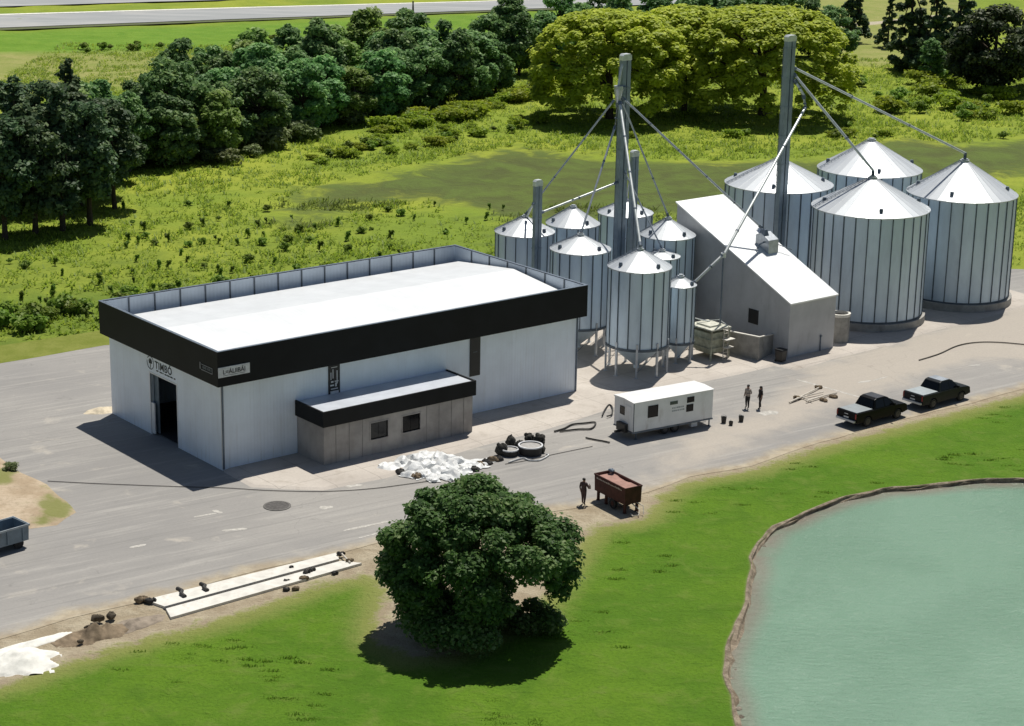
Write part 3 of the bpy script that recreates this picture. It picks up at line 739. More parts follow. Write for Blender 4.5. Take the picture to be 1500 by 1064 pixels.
# corner sign boards on the parapet
b = MB(); b.box2((-.44, -OV-.06, 6.33), (1.84, -OV-.003, 6.99)); sg = b.build('sign_board', M['signwhite'], wh, bevel=.01)
text_mesh('lettering', 'L=\u00c1LIIB\u00c1I', 0.40, M['ink'], sg, (-.13, -OV-.068, 6.53), (pi/2, 0, 0), 0.004, 1.0, 0.98)
b = MB(); b.box2((-.13, -OV-.066, 6.42), (1.5, -OV-.0605, 6.45)); b.build('sign_rule', M['frame_grey'], sg)
b = MB()
for (a, c_, z0, z1) in ((1.60, 1.70, 6.45, 6.9), (.15, 1.52, 6.78, 6.82), (.15, 1.52, 6.42, 6.47), (.15, .19, 6.45, 6.8)): b.box2((-OV-.03, a, z0), (-OV-.003, c_, z1))
sg2 = b.build('sign_board', simple('dim_sign', (.22, .23, .235), .5), wh)
b = MB()
for i in range(7): b.box2((-OV-.025, .3+i*.165, 6.55), (-OV-.003, .3+i*.165+(.10 if i % 3 else .05), 6.72))
b.build('lettering', M['frame_grey'], sg2)

# ---- lean-to office in front of the long wall
an = empty('office_annex', site(5.62, -3.16), ANG, 'low grey boarded annex with a black roof band and two dark square windows', 'office')
AL, AW, AH = 11.95, 3.14, 2.72
b = MB(); b.box2((0, 0, 0), (AL, .15, AH)) ; b.v = []; b.f = []; b.mi = []; b.tint = []
wins = [(3.60, 4.98), (6.14, 7.58)]; wz0, wz1 = 1.13, 2.26
xs_ = [0] + [q for w_ in wins for q in w_] + [AL]
for i in range(0, len(xs_), 2): b.box2((xs_[i], 0, 0.1), (xs_[i+1], .15, AH))
for x0, x1 in wins: b.box2((x0, 0, .1), (x1, .15, wz0)); b.box2((x0, 0, wz1), (x1, .15, AH))
b.box2((0, .15, .1), (.15, AW-.01, AH)); b.box2((AL-.15, .15, .1), (AL, AW-.01, AH))
b.build('wall', M['annex'], an)
for i in range(11):
    xb = .9+i*1.03
    if any(w0-.1 < xb < w1+.1 for w0, w1 in wins): continue
    b = MB(); b.box2((xb-.022, -.016, .1), (xb+.022, -.002, AH-.03)); b.build('batten', M['annex_seam'], an)
b = MB(); ov = .17
b.box2((-ov, -ov, AH-.02), (AL+ov, -ov+.12, 3.74)); b.box2((-ov, -ov+.12, AH-.02), (-ov+.12, AW-.02, 3.74)); b.box2((AL+ov-.12, -ov+.12, AH-.02), (AL+ov, AW-.02, 3.74))
b.build('parapet', M['fascia'], an, bevel=.01)
b = MB(); b.box2((-ov+.125, -ov+.125, 3.56), (AL+ov-.125, AW-.02, 3.65)); b.build('roof', M['annex_roof'], an)
b = MB(); b.box2((.2, .2, AH-.06), (AL-.2, AW-.05, AH-.02)); b.build('ceiling', M['interior'], an)
for x0, x1 in wins:
    b = MB(); f_ = .07
    b.box2((x0-f_, -.03, wz0-f_), (x0, .14, wz1+f_)); b.box2((x1, -.03, wz0-f_), (x1+f_, .14, wz1+f_)); b.box2((x0, -.03, wz1), (x1, .14, wz1+f_)); b.box2((x0, -.05, wz0-f_), (x1, .14, wz0))
    wn = b.build('window', M['annex'], an)
    b = MB(); b.box2((x0+.002, .07, wz0+.002), (x1-.002, .09, wz1-.002)); b.box2(((x0+x1)/2-.02, .055, wz0+.002), ((x0+x1)/2+.02, .069, wz1-.002)); b.build('pane', M['glass'], wn)

# ---- shed with a steep mono-pitch roof between the silos
DS0, DS1, DT0, DT1, DH0, DH1 = 48.5, 53.65, -2.88, 10.05, 4.5, 10.12
ds = empty('grain_dryer_shed', site(DS0, DT0), ANG, 'grey rendered shed whose single white roof slopes steeply towards the yard', 'shed')
LW, LD = DS1-DS0, DT1-DT0
b = MB(); b.prism([(0, .0), (LD, .0), (LD, DH1-.1), (0, DH0-.1)], 'X', 0, LW); b.build('wall', M['concrete_grey'], ds)
sl_ = atan2(DH1-DH0, LD)
b = MB()
q0, q1 = -.14, LD+.12
zq = lambda y: DH0+(DH1-DH0)*y/LD
vs = [(-.1, q0, zq(q0)), (LW+.1, q0, zq(q0)), (LW+.1, q1, zq(q1)), (-.1, q1, zq(q1))]
b.add(vs+[(x, y, z-.11) for x, y, z in vs], [(0, 1, 2, 3), (7, 6, 5, 4), (0, 4, 5, 1), (1, 5, 6, 2), (2, 6, 7, 3), (3, 7, 4, 0)])
b.build('roof', M['roof_white'], ds)
b = MB(); b.box2((-.05, 3.3, 2.0), (-.004, 4.35, 3.15)); b.build('door', M['black'], ds)
b = MB(); b.tube([(3.6, -.06, .1), (3.6, -.06, 1.25)], .05); b.box((3.6, -.07, 1.3), (.16, .12, .14)); b.build('pipe', M['steel_dark'], ds)
# intake head on the roof
hp = empty('roof_intake', site(DS0+3.55, DT0+6.2), ANG, 'grey sheet-metal intake head standing on the sloping white shed roof', 'intake hood')
zb = zq(6.2)
b = MB(); b.prism([(-.75, zb-.38), (.75, zb+.28), (.75, zb+1.0), (.2, zb+1.25), (-.75, zb+.75)], 'X', -.55, .55); b.build('housing', M['steel'], hp, bevel=.03)
b = MB(); b.box((-.3, .1, zb+1.25), (.5, .7, .5), 0, 0, (.6, .6)); b.build('inlet', M['steel_dark'], hp)
b = MB(); b.tube([(-.55, -.2, zb+.55), (-1.1, -.35, zb+.5), (-1.3, -.2, zb+.1)], .07); b.build('pipe', M['steel_dark'], hp)
b = MB(); b.tube([(.5, -.3, zb+.35), (1.5, -1.3, zb-.1)], .035); b.build('stay', M['steel_dark'], hp)

# ---- concrete yard wall in front of the shed
bp = [site(48.46, -1.2), site(46.15, -2.05), site(45.75, 2.0)]
bs = empty('yard_wall', (*site(46.15, -2.05), 0), 0, 'waist-high grey concrete wall making a corner against the sloping shed', 'wall')
rel = [(p[0]-bp[1][0], p[1]-bp[1][1]) for p in bp]
b = MB()
def wall_run(b, pts, thk, z0, zs):
    n = len(pts); L_ = []; R_ = []
    for i, p in enumerate(pts):
        a = Vector(pts[max(i-1, 0)]); c_ = Vector(pts[min(i+1, n-1)]); t = (c_-a).normalized(); nn = Vector((-t.y, t.x))*thk/2
        L_.append((p[0]+nn.x, p[1]+nn.y)); R_.append((p[0]-nn.x, p[1]-nn.y))
    vs = []
    for i in range(n): vs += [(*L_[i], z0), (*R_[i], z0), (*R_[i], zs[i]), (*L_[i], zs[i])]
    fs = [(0, 1, 2, 3), (4*n-4, 4*n-1, 4*n-2, 4*n-3)]
    for i in range(n-1):
        o = 4*i
        for k_ in range(4): fs.append((o+k_, o+4+k_, o+4+(k_+1) % 4, o+(k_+1) % 4))
    b.add(vs, fs)
wall_run(b, rel, .16, 0.05, [1.62, 1.95, 1.75]); b.build('wall_panel', M['concrete'], bs)
b = MB(); wall_run(b, rel, .22, 1.0, [1.66, 1.99, 1.79])
b.v = [(x, y, (z if z > 1.2 else 0)) for x, y, z in b.v]
for i in range(0, len(b.v), 4):
    for k_ in (0, 1):
        x, y, _ = b.v[i+k_]; b.v[i+k_] = (x, y, b.v[i+2][2]-.06)
b.v = [(x, y, z+.004) for x, y, z in b.v]
b.build('coping', M['slab'], bs)
# black bin at the shed's corner
bn = empty('waste_bin', (*site(47.3, -3.3), ZA), ANG+.1, 'black wheeled bin standing against the front corner of the shed', 'bin')
b = MB(); b.box((0, 0, .5), (.55, .6, .85), 0, 0, (1.18, 1.15)); b.build('body', M['black'], bn, bevel=.03)
b = MB(); b.box((0, 0, .98), (.72, .76, .09), 0, 0, (.9, .9)); b.box((0, .36, 1.0), (.5, .06, .06)); b.build('lid', M['tyre'], bn, bevel=.02)
b = MB(); b.cyl((-.3, .28, .09), .09, .05, 12, axis='X'); b.cyl((.25, .28, .09), .09, .05, 12, axis='X'); b.build('wheel', M['tyre'], bn)

# ---- round concrete tank beside the shed
tk = empty('concrete_tank', (*site(55.5, -1.75), 0), ANG, 'short open round concrete tank between the sloping shed and a large silo', 'tank')
b = MB(); n = 28; vs = []
for rr, z in ((.82, .05), (.82, 2.38), (.70, 2.38), (.70, .6)):
    for i in range(n): q = 2*pi*i/n; vs.append((rr*cos(q), rr*sin(q), z))
b.add(vs, [(j*n+i, j*n+(i+1) % n, (j+1)*n+(i+1) % n, (j+1)*n+i) for j in range(3) for i in range(n)] + [tuple(range(3*n, 4*n))])
b.build('shell', M['concrete'], tk, smooth=40)
b = MB(); vs = []
for rr, z in ((.86, 2.20), (.86, 2.42), (.68, 2.42), (.68, 2.2)):
    for i in range(n): q = 2*pi*i/n; vs.append((rr*cos(q), rr*sin(q), z))
b.add(vs, [(j*n+i, j*n+(i+1) % n, ((j+1) % 4)*n+(i+1) % n, ((j+1) % 4)*n+i) for j in range(4) for i in range(n)]); b.build('rim', M['slab'], tk, smooth=40)

# ================================================================== SILOS
def ring_verts(r, z, n, a0=0.0): return [(r*cos(a0+2*pi*i/n), r*sin(a0+2*pi*i/n), z) for i in range(n)]
def make_silo(name, s, t, R, ze, za, nrib, label, group, z0=0.0, hopper=False, legs=9, seed=1, cat='silo', apexcap=True, ladder=None):
    r_ = random.Random(seed)
    x, y = site(s, t)
    o = empty(name, (x, y, ZA), ANG+r_.uniform(0, .3), label, cat, group)
    ze -= ZA; za -= ZA
    # shell: panels between the ribs, each with its own tone
    b = MB(); sub = 3; n = nrib*sub; a0 = 0
    zb = z0
    lv = [zb + (ze-zb)*k_/4 for k_ in range(5)]
    vs = []
    for z in lv: vs += ring_verts(R, z, n)
    tones = [r_.random() for _ in range(nrib)]
    o_ = len(b.v); b.v += vs
    for j in range(4):
        for i in range(n):
            b.f.append((o_+j*n+i, o_+j*n+(i+1) % n, o_+(j+1)*n+(i+1) % n, o_+(j+1)*n+i)); b.mi.append(0)
            b.tint.append(min(1, max(0, tones[i//sub]*.7+.15+r_.uniform(-.08, .08))))
    b.build('shell', M['silo'], o, smooth=60, tint=True)
    b = MB()
    for i in range(nrib):
        q = 2*pi*i/nrib; wd = .075 if hopper else .09
        b.box(((R+.02)*cos(q), (R+.02)*sin(q), (zb+ze)/2), (.07, wd*r_.uniform(.75, 1.1), ze-zb-.05), q)
    b.build('stiffener', M['seam'], o)
    # roof cone with a small overhang
    b = MB(); nr = 24 if hopper else 36; Re = R+.10; zo = ze-.03
    rc = .22 if hopper else .35
    v1 = ring_verts(Re, zo-.05, nr); v2 = ring_verts(Re, zo+.02, nr); v3 = ring_verts(rc, za-.06, nr)
    b.v += v1+v2+v3
    for i in range(nr):
        tt = r_.random()
        b.f += [(i, (i+1) % nr, nr+(i+1) % nr, nr+i), (nr+i, nr+(i+1) % nr, 2*nr+(i+1) % nr, 2*nr+i)]; b.mi += [0, 0]; b.tint += [tt, tt]
    b.f.append(tuple(range(nr-1, -1, -1))); b.mi.append(0); b.tint.append(.3)
    rf = b.build('roof', M['silo_roof'], o, tint=True)
    b = MB()
    for i in range(nr):
        q = 2*pi*i/nr
        b.tube([((Re-.02)*cos(q), (Re-.02)*sin(q), zo+.03), (rc*cos(q), rc*sin(q), za-.05)], .014, 4)
    b.build('roof_rib', M['silo_roof'], rf)
    b = MB(); b.cyl((0, 0, za-.1), rc+.05, .16, 18); b.cyl((0, 0, za+.06), rc*.8, .10, 14); b.build('filler_cap', M['steel'], rf)
    # hatches and vents near the eave
    hs = [(.4, .82), (2.1, .80), (3.6, .84), (5.2, .8)] if not hopper else [(.9, .8), (2.9, .8), (4.6, .82)]
    for q, fr in hs:
        q += r_.uniform(-.2, .2)
        rr = Re*fr; z = zo + (za-zo)*(1-(rr-rc)/(Re-rc))
        bb = MB(); bb.box((rr*cos(q), rr*sin(q), z+.12), (.34 if not hopper else .24, .30 if not hopper else .22, .26), q, 0, (.7, .8)); bb.build('vent', M['steel_dark'], rf)
    # roof ladder: two rails and rungs up the cone
    q = 2.3 if ladder is None else ladder; b = MB()
    p0 = Vector(((Re)*cos(q), (Re)*sin(q), zo+.12)); p1 = Vector((rc*cos(q), rc*sin(q), za+.04)); sd = Vector((-sin(q), cos(q), 0))*.17
    b.tube([p0+sd, p1+sd], .025, 4); b.tube([p0-sd, p1-sd], .025, 4)
    m_ = int((p1-p0).length/.35)
    for i in range(m_): c_ = p0+(p1-p0)*(i+.5)/m_; b.tube([c_-sd, c_+sd], .02, 4)
    b.build('roof_ladder', M['steel_dark'], rf)
    if not hopper:
        b = MB(); b.cyl((0, 0, -.08), R+.28, z0+.08-.01, 48); b.build('foundation', M['concrete'], o, smooth=40)
        b = MB()
        for z in (z0+.06, ze-.1): b.v += []; 
        vs = []
        n_ = 64
        for rr, z in ((R+.012, z0-.004), (R+.05, z0-.004), (R+.05, z0+.12), (R+.012, z0+.12)): vs += ring_verts(rr, z, n_)
        b.add(vs, [(j*n_+i, j*n_+(i+1) % n_, ((j+1) % 4)*n_+(i+1) % n_, ((j+1) % 4)*n_+i) for j in range(4) for i in range(n_)])
        b.build('base_ring', M['seam'], o)
    else:
        b = MB(); n_ = 24; zc = .42
        vs = ring_verts(R-.02, z0+.02, n_)+ring_verts(.2, zc, n_)+ring_verts(.2, zc-.25, n_)
        b.v += vs; 
        for j in range(2):
            for i in range(n_): b.f.append((j*n_+i, j*n_+(i+1) % n_, (j+1)*n_+(i+1) % n_, (j+1)*n_+i)); b.mi.append(0); b.tint.append(.35)
        b.f.append(tuple(range(2*n_, 3*n_))); b.mi.append(0); b.tint.append(.2)
        b.build('hopper', M['silo'], o, smooth=50, tint=True)
        b = MB(); vs = []
        for rr, z in ((R+.015, z0-.09), (R+.09, z0-.09), (R+.09, z0+.09), (R+.015, z0+.09)): vs += ring_verts(rr, z, 40)
        b.add(vs, [(j*40+i, j*40+(i+1) % 40, ((j+1) % 4)*40+(i+1) % 40, ((j+1) % 4)*40+i) for j in range(4) for i in range(40)])
        b.build('skirt_ring', M['seam'], o)
        for i in range(legs):
            q = 2*pi*(i+.5)/legs; b = MB()
            b.box(((R+.02)*cos(q), (R+.02)*sin(q), (z0+.5)/2), (.13, .16, z0+.5-.004), q)
            b.box(((R+.02)*cos(q), (R+.02)*sin(q), .012), (.30, .30, .024), q)
            b.build('leg', M['steel'], o)
        b = MB()
        for i in range(legs):
            q = 2*pi*(i+.5)/legs; q2 = 2*pi*(i+1.5)/legs
            if i % 2: b.tube([((R+.02)*cos(q), (R+.02)*sin(q), .35), ((R+.02)*cos(q2), (R+.02)*sin(q2), z0-.15)], .022, 4)
        b.build_each('brace', M['steel_dark'], o)
    return o
G1, G2 = 'large flat-bottomed grain silos', 'small hopper silos on legs'
big = [('A', 62.96, 2.26, 4.76, 9.46, 11.87, 30, 'large grain silo whose side meets the round concrete tank next to the shed'),
       ('B', 74.18, 1.88, 4.6, 9.47, 12.2, 28, 'large grain silo at the far end, fed by the longest slanting pipe'),
       ('C', 63.98, 13.64, 4.62, 9.46, 11.62, 28, 'large grain silo behind the tall twin-leg elevator and the sloping shed'),
       ('D', 76.06, 13.94, 4.65, 9.46, 12.04, 28, 'large grain silo at the rear, only its upper part showing between three others')]
for i, (k_, s, t, R, ze, za, nr, lb) in enumerate(big):
    make_silo('grain_silo', s, t, R, ze, za, nr, lb, G1, .62, False, 0, 20+i, ladder=2.35)
small = [('E', 36.72, 1.5, 2.32, 8.15, 9.40, 16, 'hopper silo standing in front of the group, its cone and legs in full view'),
         ('F', 36.85, 8.4, 2.28, 8.15, 9.2, 16, 'hopper silo just past the warehouse corner, in the second row behind the front one'),
         ('G', 37.2, 15.6, 2.33, 8.15, 9.32, 16, 'hopper silo with the short elevator post in front of its roof'),
         ('H', 42.35, 15.75, 2.13, 8.15, 9.48, 15, 'hopper silo in the rear row under the slanting pipe, only its upper part showing'),
         ('I', 48.8, 16.55, 2.25, 8.15, 9.17, 16, 'hopper silo at the very rear, its roof crossed by the tall elevator'),
         ('J', 45.87, 8.25, 2.14, 8.15, 9.43, 15, 'hopper silo beside the upper wall of the sloping shed')]
for i, (k_, s, t, R, ze, za, nr, lb) in enumerate(small):
    make_silo('hopper_silo', s, t, R, ze, za, nr, lb, G2, 2.1, True, 9, 40+i)
make_silo('dosing_bin', 41.2, 1.7, 1.14, 6.06, 6.67, 12, 'slim metal bin fed by the crooked pipe, beside the front hopper silo', None, 1.5, True, 6, 61, 'bin')
make_silo('dosing_bin', 43.3, 6.1, 1.35, 7.15, 7.55, 12, 'flat-topped metal bin between the front hopper silo and the one by the shed', None, 1.5, True, 6, 62, 'bin')

# ================================================================== ELEVATORS AND SPOUTS
def at_site(s, t, z): x, y = site(s, t); return Vector((x, y, z))
def elevator(name, s, t, h, wleg, gap, label, head=True, ladder=True):
    o = empty(name, (*site(s, t), ZA), ANG, label, 'elevator')
    for sx in (-1, 1):
        b = MB(); cx = sx*(gap/2+wleg/2); z = 0.3; seg = 2.4
        b.box((cx, 0, (h-.5)/2), (wleg, wleg*1.15, h-.5))
        while z < h-.6:
            b.box((cx, 0, z), (wleg+.07, wleg*1.15+.07, .06)); z += seg
        b.build('leg', M['leg_steel'], o)
    b = MB(); b.box((0, 0, .45), (2*wleg+gap+.2, wleg*1.5, .9)); b.build('boot', M['steel_dark'], o, bevel=.03)
    wt = 2*wleg+gap
    b = MB(); b.prism([(-wt/2-.04, h-.5), (wt/2+.04, h-.5), (wt/2+.04, h-.14), (wt/2-.12, h), (-wt/2+.12, h), (-wt/2-.04, h-.14)], 'Y', -wleg*.66, wleg*.66)
    b.build('head', M['steel_light'], o, bevel=.02)
    if ladder:
        b = MB(); yy = wleg*.6+.28
        for sx in (-.2, .2): b.box((sx, yy, h/2-.5), (.04, .04, h-1.2))
        z = .5
        while z < h-1.2: b.box((0, yy, z), (.4, .03, .03)); z += .6
        b.build('ladder', M['steel_dark'], o)
    return o
T1 = (43.2, 11.0, 22.2); T0 = (35.62, 12.2, 12.9); T3 = (58.93, 8.5, 22.95); T2 = (46.8, 13.5, 13.9)
elevator('bucket_elevator', *T1, .37, .10, 'tall steel bucket elevator rising among the hopper silos, pipes fanning from its head')
elevator('bucket_elevator', T0[0], T0[1], T0[2], .30, .06, 'short plain elevator post between the warehouse end and the hopper silos', ladder=False)
elevator('bucket_elevator', *T3, .39, .13, 'tall twin-leg bucket elevator between the sloping shed and the large silos')
elevator('bucket_elevator', *T2, .30, .06, 'half-height elevator partly hidden behind the tall one of the hopper silos', ladder=False)
def spout(pts, label, r=.10, mat='steel', cuff=True, group='grain pipes slanting down from the elevators'):
    p0 = Vector(pts[0])
    o = empty('grain_spout', p0, 0, label, 'pipe', group)
    rel = [Vector(p)-p0 for p in pts]
    b = MB(); b.tube(rel, r, 8); b.build('pipe', M[mat], o, smooth=50)
    if cuff:
        b = MB()
        for i, p in enumerate(rel):
            q = rel[i+1] if i < len(rel)-1 else rel[i-1]
            dd = (q-p).normalized(); b.tube([p+dd*.02, p+dd*.34], r*1.4, 8)
        L_ = (rel[-1]-rel[0]).length; m_ = int(L_/3)
        for i in range(1, m_):
            f = i/m_*(len(rel)-1); j = min(int(f), len(rel)-2); c_ = rel[j].lerp(rel[j+1], f-j); dd = (rel[j+1]-rel[j]).normalized()
            b.tube([c_-dd*.05, c_+dd*.05], r*1.3, 8)
        b.build_each('flange', M['steel_dark'], o)
    return o
def silo_top(k_):
    for q in big+small:
        if q[0] == k_: return at_site(q[1], q[2], q[5]+.12)
# distributor hung on the tall elevator's side
dp = at_site(T1[0]-.86, T1[1]-.25, 0)
ds_ = empty('spout_distributor', (dp.x, dp.y, 0), ANG, 'round metal distributor bracketed near the top of the hopper-silo elevator', 'distributor')
zd = 19.9
b = MB(); b.cyl((0, 0, zd-1.3), .17, 1.0, 14, 0, .36); b.cyl((0, 0, zd-.3), .36, .3, 14); b.build('drum', M['steel'], ds_, smooth=40)
b = MB(); b.box((.42, .05, zd-.1), (.75, .7, .06)); 
for z in (-.35, -.65): b.box((.4, .3, zd+z), (.7, .04, .04)); b.box((.4, -.2, zd+z), (.7, .04, .04))
b.build('bracket', M['steel_dark'], ds_)
b = MB(); b.tube([(0, 0, zd+.02), (.32, .1, zd+1.3), (.75, .22, T1[2]-.25)], .10, 8); b.build('inlet_pipe', M['steel_light'], ds_, smooth=50)
def fan(z, ang=0, r=.3): return Vector((dp.x+r*cos(ang), dp.y+r*sin(ang), z))
spout([fan(zd-1.1, 2.8), silo_top('G')], 'thin pipe from the hopper-silo elevator down to the silo by the short elevator post', .075)
spout([fan(zd-1.3, 2.2, .1), fan(zd-3.2, 2.0, .35), silo_top('F')], 'pipe from the elevator head down to the second-row hopper silo at the warehouse corner', .085)
spout([fan(zd-1.2, -1.2), silo_top('E')+Vector((0, 0, .1))], 'bright pipe running straight down to the peak of the front hopper silo', .11, 'steel_light')
spout([fan(zd-1.1, .6), silo_top('J')], 'pipe from the elevator head to the hopper silo beside the shed', .075)
spout([fan(zd-.9, .3), Vector((*site(DS0+3.1, DT0+6.4), zq(6.4)+1.5))], 'long pipe from the hopper-silo elevator to the intake on the white shed roof', .085)
spout([at_site(T1[0]-.2, T1[1]-.5, 13.2), at_site(43.3, 6.1, 7.65)], 'thin pipe dropping along the elevator to the flat-topped bin', .065)
spout([at_site(T1[0]-.43, T1[1], 12.2), at_site(T0[0]+.34, T0[1]+.1, 10.3)], 'pale pipe sloping across from the tall elevator to the short elevator post', .09, 'steel_light')
spout([at_site(T0[0]-.4, T0[1], 11.2), at_site(37.0, 15.2, 9.3)], 'short pipe from the short elevator post to the roof of the silo behind it', .085, 'steel_light')
spout([at_site(T2[0], T2[1], 13.4), silo_top('I')], 'short pipe from the half-height elevator to the rearmost hopper silo', .08)
spout([at_site(T3[0]+.48, T3[1], 20.4), silo_top('B')+Vector((0, 0, .5)), silo_top('B')], 'longest pipe, from the twin-leg elevator over to the farther front large silo', .10, 'steel_light')
spout([at_site(T3[0]+.48, T3[1]-.1, 19.9), silo_top('A')+Vector((0, 0, .45)), silo_top('A')], 'pipe from the twin-leg elevator down to the large silo by the concrete tank', .11, 'steel_light')
spout([at_site(T3[0]+.45, T3[1]-.3, 19.4), at_site(59.9, 7.6, 18.2), at_site(60.0, 7.4, 17.2), at_site(44.6, .55, 8.25), at_site(42.1, 1.4, 5.95)], 'crooked pipe dropping from the twin-leg elevator across the shed to the slim bin', .115, 'steel_light')
sp = empty('support_post', (*site(44.5, .6), 2.2), ANG, 'slim post propping the crooked pipe above the cleaning machine', 'post')
b = MB(); b.tube([(0, 0, .3), (0, 0, 5.75)], .07, 8); b.build('shaft', M['steel_dark'], sp)
b = MB(); b.cyl((0, 0, 5.72), .2, .34, 12); b.build('clamp', M['steel_light'], sp)
# ================================================================== MACHINE BY THE YARD WALL
mc = empty('cleaning_machine', (*site(43.9, 1.0), ZA), ANG, 'khaki grain cleaning machine with a ladder between the slim bin and yard wall', 'machine')
b = MB(); b.box((0, .1, 1.35), (1.75, 2.1, 1.5)); b.box((0, .1, .62), (1.2, 1.6, .5), 0, 0, (1.3, 1.2)); b.build('housing', M['oldmetal'], mc, bevel=.03)
b = MB(); b.box((0, .1, 2.42), (2.1, 2.6, .10)); b.box((0, .2, 2.53), (1.2, 1.5, .12)); b.build('top_deck', simple('dusty_deck', (.52, .52, .44), .8, 0, .2, 3), mc)
for x in (-.95, .95):
    for y in (-1.1, 1.25):
        b = MB(); b.box((x, y, 1.18), (.10, .10, 2.36)); b.build('leg', M['oldmetal'], mc)
b = MB()
for z in (.9, 1.6):
    b.box((0, -1.1, z), (1.8, .06, .06)); b.box((-.95, .07, z), (.06, 2.24, .06)); b.box((.95, .07, z), (.06, 2.24, .06))
b.build_each('frame_rail', M['oldmetal'], mc)
b = MB()
for x in (.15, .62): b.box((x, -1.32, 1.3), (.05, .05, 2.6))
for i in range(8): b.box((.385, -1.32, .25+i*.3), (.46, .04, .04))
b.build('ladder', M['pole'], mc)
b = MB(); b.box((.5, -1.5, 1.62), (.95, .5, .05)); b.box((.5, -1.5, .98), (.8, .4, .05)); b.build_each('step', M['slab'], mc)
b = MB(); b.tube([(-.9, 1.0, 2.5), (-.9, .9, 3.0), (-.2, .7, 2.75), (.4, .5, 2.6)], .05, 6); b.tube([(.95, 1.2, 2.45), (.95, .1, 2.75), (.95, -.9, 2.5)], .03, 6); b.build('pipe', M['steel_light'], mc)

# ================================================================== WHITE SITE TRAILER
cx0, cy0 = 8.20, 126.84
tr = empty('site_trailer', (cx0, cy0, .03), radians(32.6), 'white box trailer with small dark windows parked on the road before the hopper silos', 'trailer')
TL, TW, TB, TT = 6.72, 2.25, .56, 2.58
b = MB(); b.box2((0, 0, TB), (TL, TW, TT)); b.build('body', M['whitepaint'], tr, bevel=.05)
b = MB(); b.prism([(-.04, TT-.01), (TW+.04, TT-.01), (TW+.04, TT+.05), (TW/2, TT+.12), (-.04, TT+.05)], 'X', -.04, TL+.04); b.build('roof', simple('trailer_roof', (.80, .80, .78), .35, 0, .04, 1), tr)
b = MB(); b.box2((-.025, -.02, TB-.10), (TL+.025, -.003+.1, TB+.002)); b.box2((-.02, TW-.08, TB-.1), (TL+.02, TW+.015, TB+.002)); b.box2((.0, .1, TB-.09), (.1, TW-.08, TB-.004)); b.box2((TL-.1, .1, TB-.09), (TL, TW-.08, TB-.004)); b.build('chassis', M['steel_dark'], tr)
b = MB(); b.box2((-.012, -.018, TB), (.05, -.003, TT)); b.build('edge_trim', M['frame_grey'], tr)
def twin(x0, x1, z0, z1, side='front'):
    b = MB(); f = .04
    if side == 'front':
        b.box2((x0-f, -.03, z0-f), (x1+f, -.003, z0)); b.box2((x0-f, -.03, z1), (x1+f, -.003, z1+f)); b.box2((x0-f, -.03, z0), (x0, -.003, z1)); b.box2((x1, -.03, z0), (x1+f, -.003, z1))
    else:
        b.box2((-.03, x0-f, z0-f), (-.003, x1+f, z0)); b.box2((-.03, x0-f, z1), (-.003, x1+f, z1+f)); b.box2((-.03, x0-f, z0), (-.003, x0, z1)); b.box2((-.03, x1, z0), (-.003, x1+f, z1))
    wn = b.build('window', M['fascia'], tr)
    b = MB()
    if side == 'front': b.box2((x0, -.018, z0), (x1, -.004, z1))
    else: b.box2((-.018, x0, z0), (-.004, x1, z1))
    b.build('pane', M['glass'], wn)
twin(1.22, 1.98, 1.45, 2.2); twin(4.50, 5.02, 2.02, 2.33); twin(4.46, 4.96, 1.38, 1.80); twin(1.0, 1.5, 1.55, 2.05, 'end')
b = MB(); b.box2((3.02, -.022, 2.04), (3.66, -.004, 2.27)); b.build('name_plate', simple('green_plate', (.045, .075, .06), .5), tr)
b = MB(); r = random.Random(9); 
for z, x1 in ((1.78, 4.3), (1.58, 4.3)):
    x = 3.2
    while x < x1-.1: w_ = r.uniform(.07, .16); b.box2((x, -.012, z-.05), (x+w_, -.003, z+.05)); x += w_+r.uniform(.03, .06)
b.build('lettering', simple('faded_lettering', (.34, .37, .38), .7), tr)
b = MB(); b.box2((-.03, .28, .82), (-.003, .98, 2.3)); b.box2((-.045, .34, 1.05), (-.031, .40, 1.3)); b.build('door', M['whitepaint'], tr, bevel=.008)
b = MB(); b.box2((-.30, .55, .42), (-.03, 1.55, 1.0)); b.box2((-.75, .95, .40), (-.3, 1.15, .52)); b.build('gas_locker', M['black'], tr, bevel=.02)
for x in (2.75, 3.6):
    for y in (.06, TW-.28):
        b = MB(); b.cyl((x, y, .33), .33, .22, 20, axis='Y'); wl = b.build('wheel', M['tyre'], tr, bevel=.02)
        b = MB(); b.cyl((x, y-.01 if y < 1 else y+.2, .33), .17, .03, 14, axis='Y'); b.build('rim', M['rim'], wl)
for x, y in ((.35, .15), (TL-.2, .1), (.35, TW-.15), (TL-.2, TW-.15)):
    b = MB(); b.box((x, y, .26), (.07, .07, .5)); b.box((x, y, .015), (.2, .2, .03)); b.build('stabiliser', M['steel_dark'], tr)
b = MB(); b.box((5.25, .25, .33), (.5, .3, .4)); b.build('step', M['signwhite'], tr)
b = MB(); b.tube([(TL, 1.2, .9), (TL+.5, 1.2, .88)], .05, 8); b.build('towing_arm', M['steel_dark'], tr)

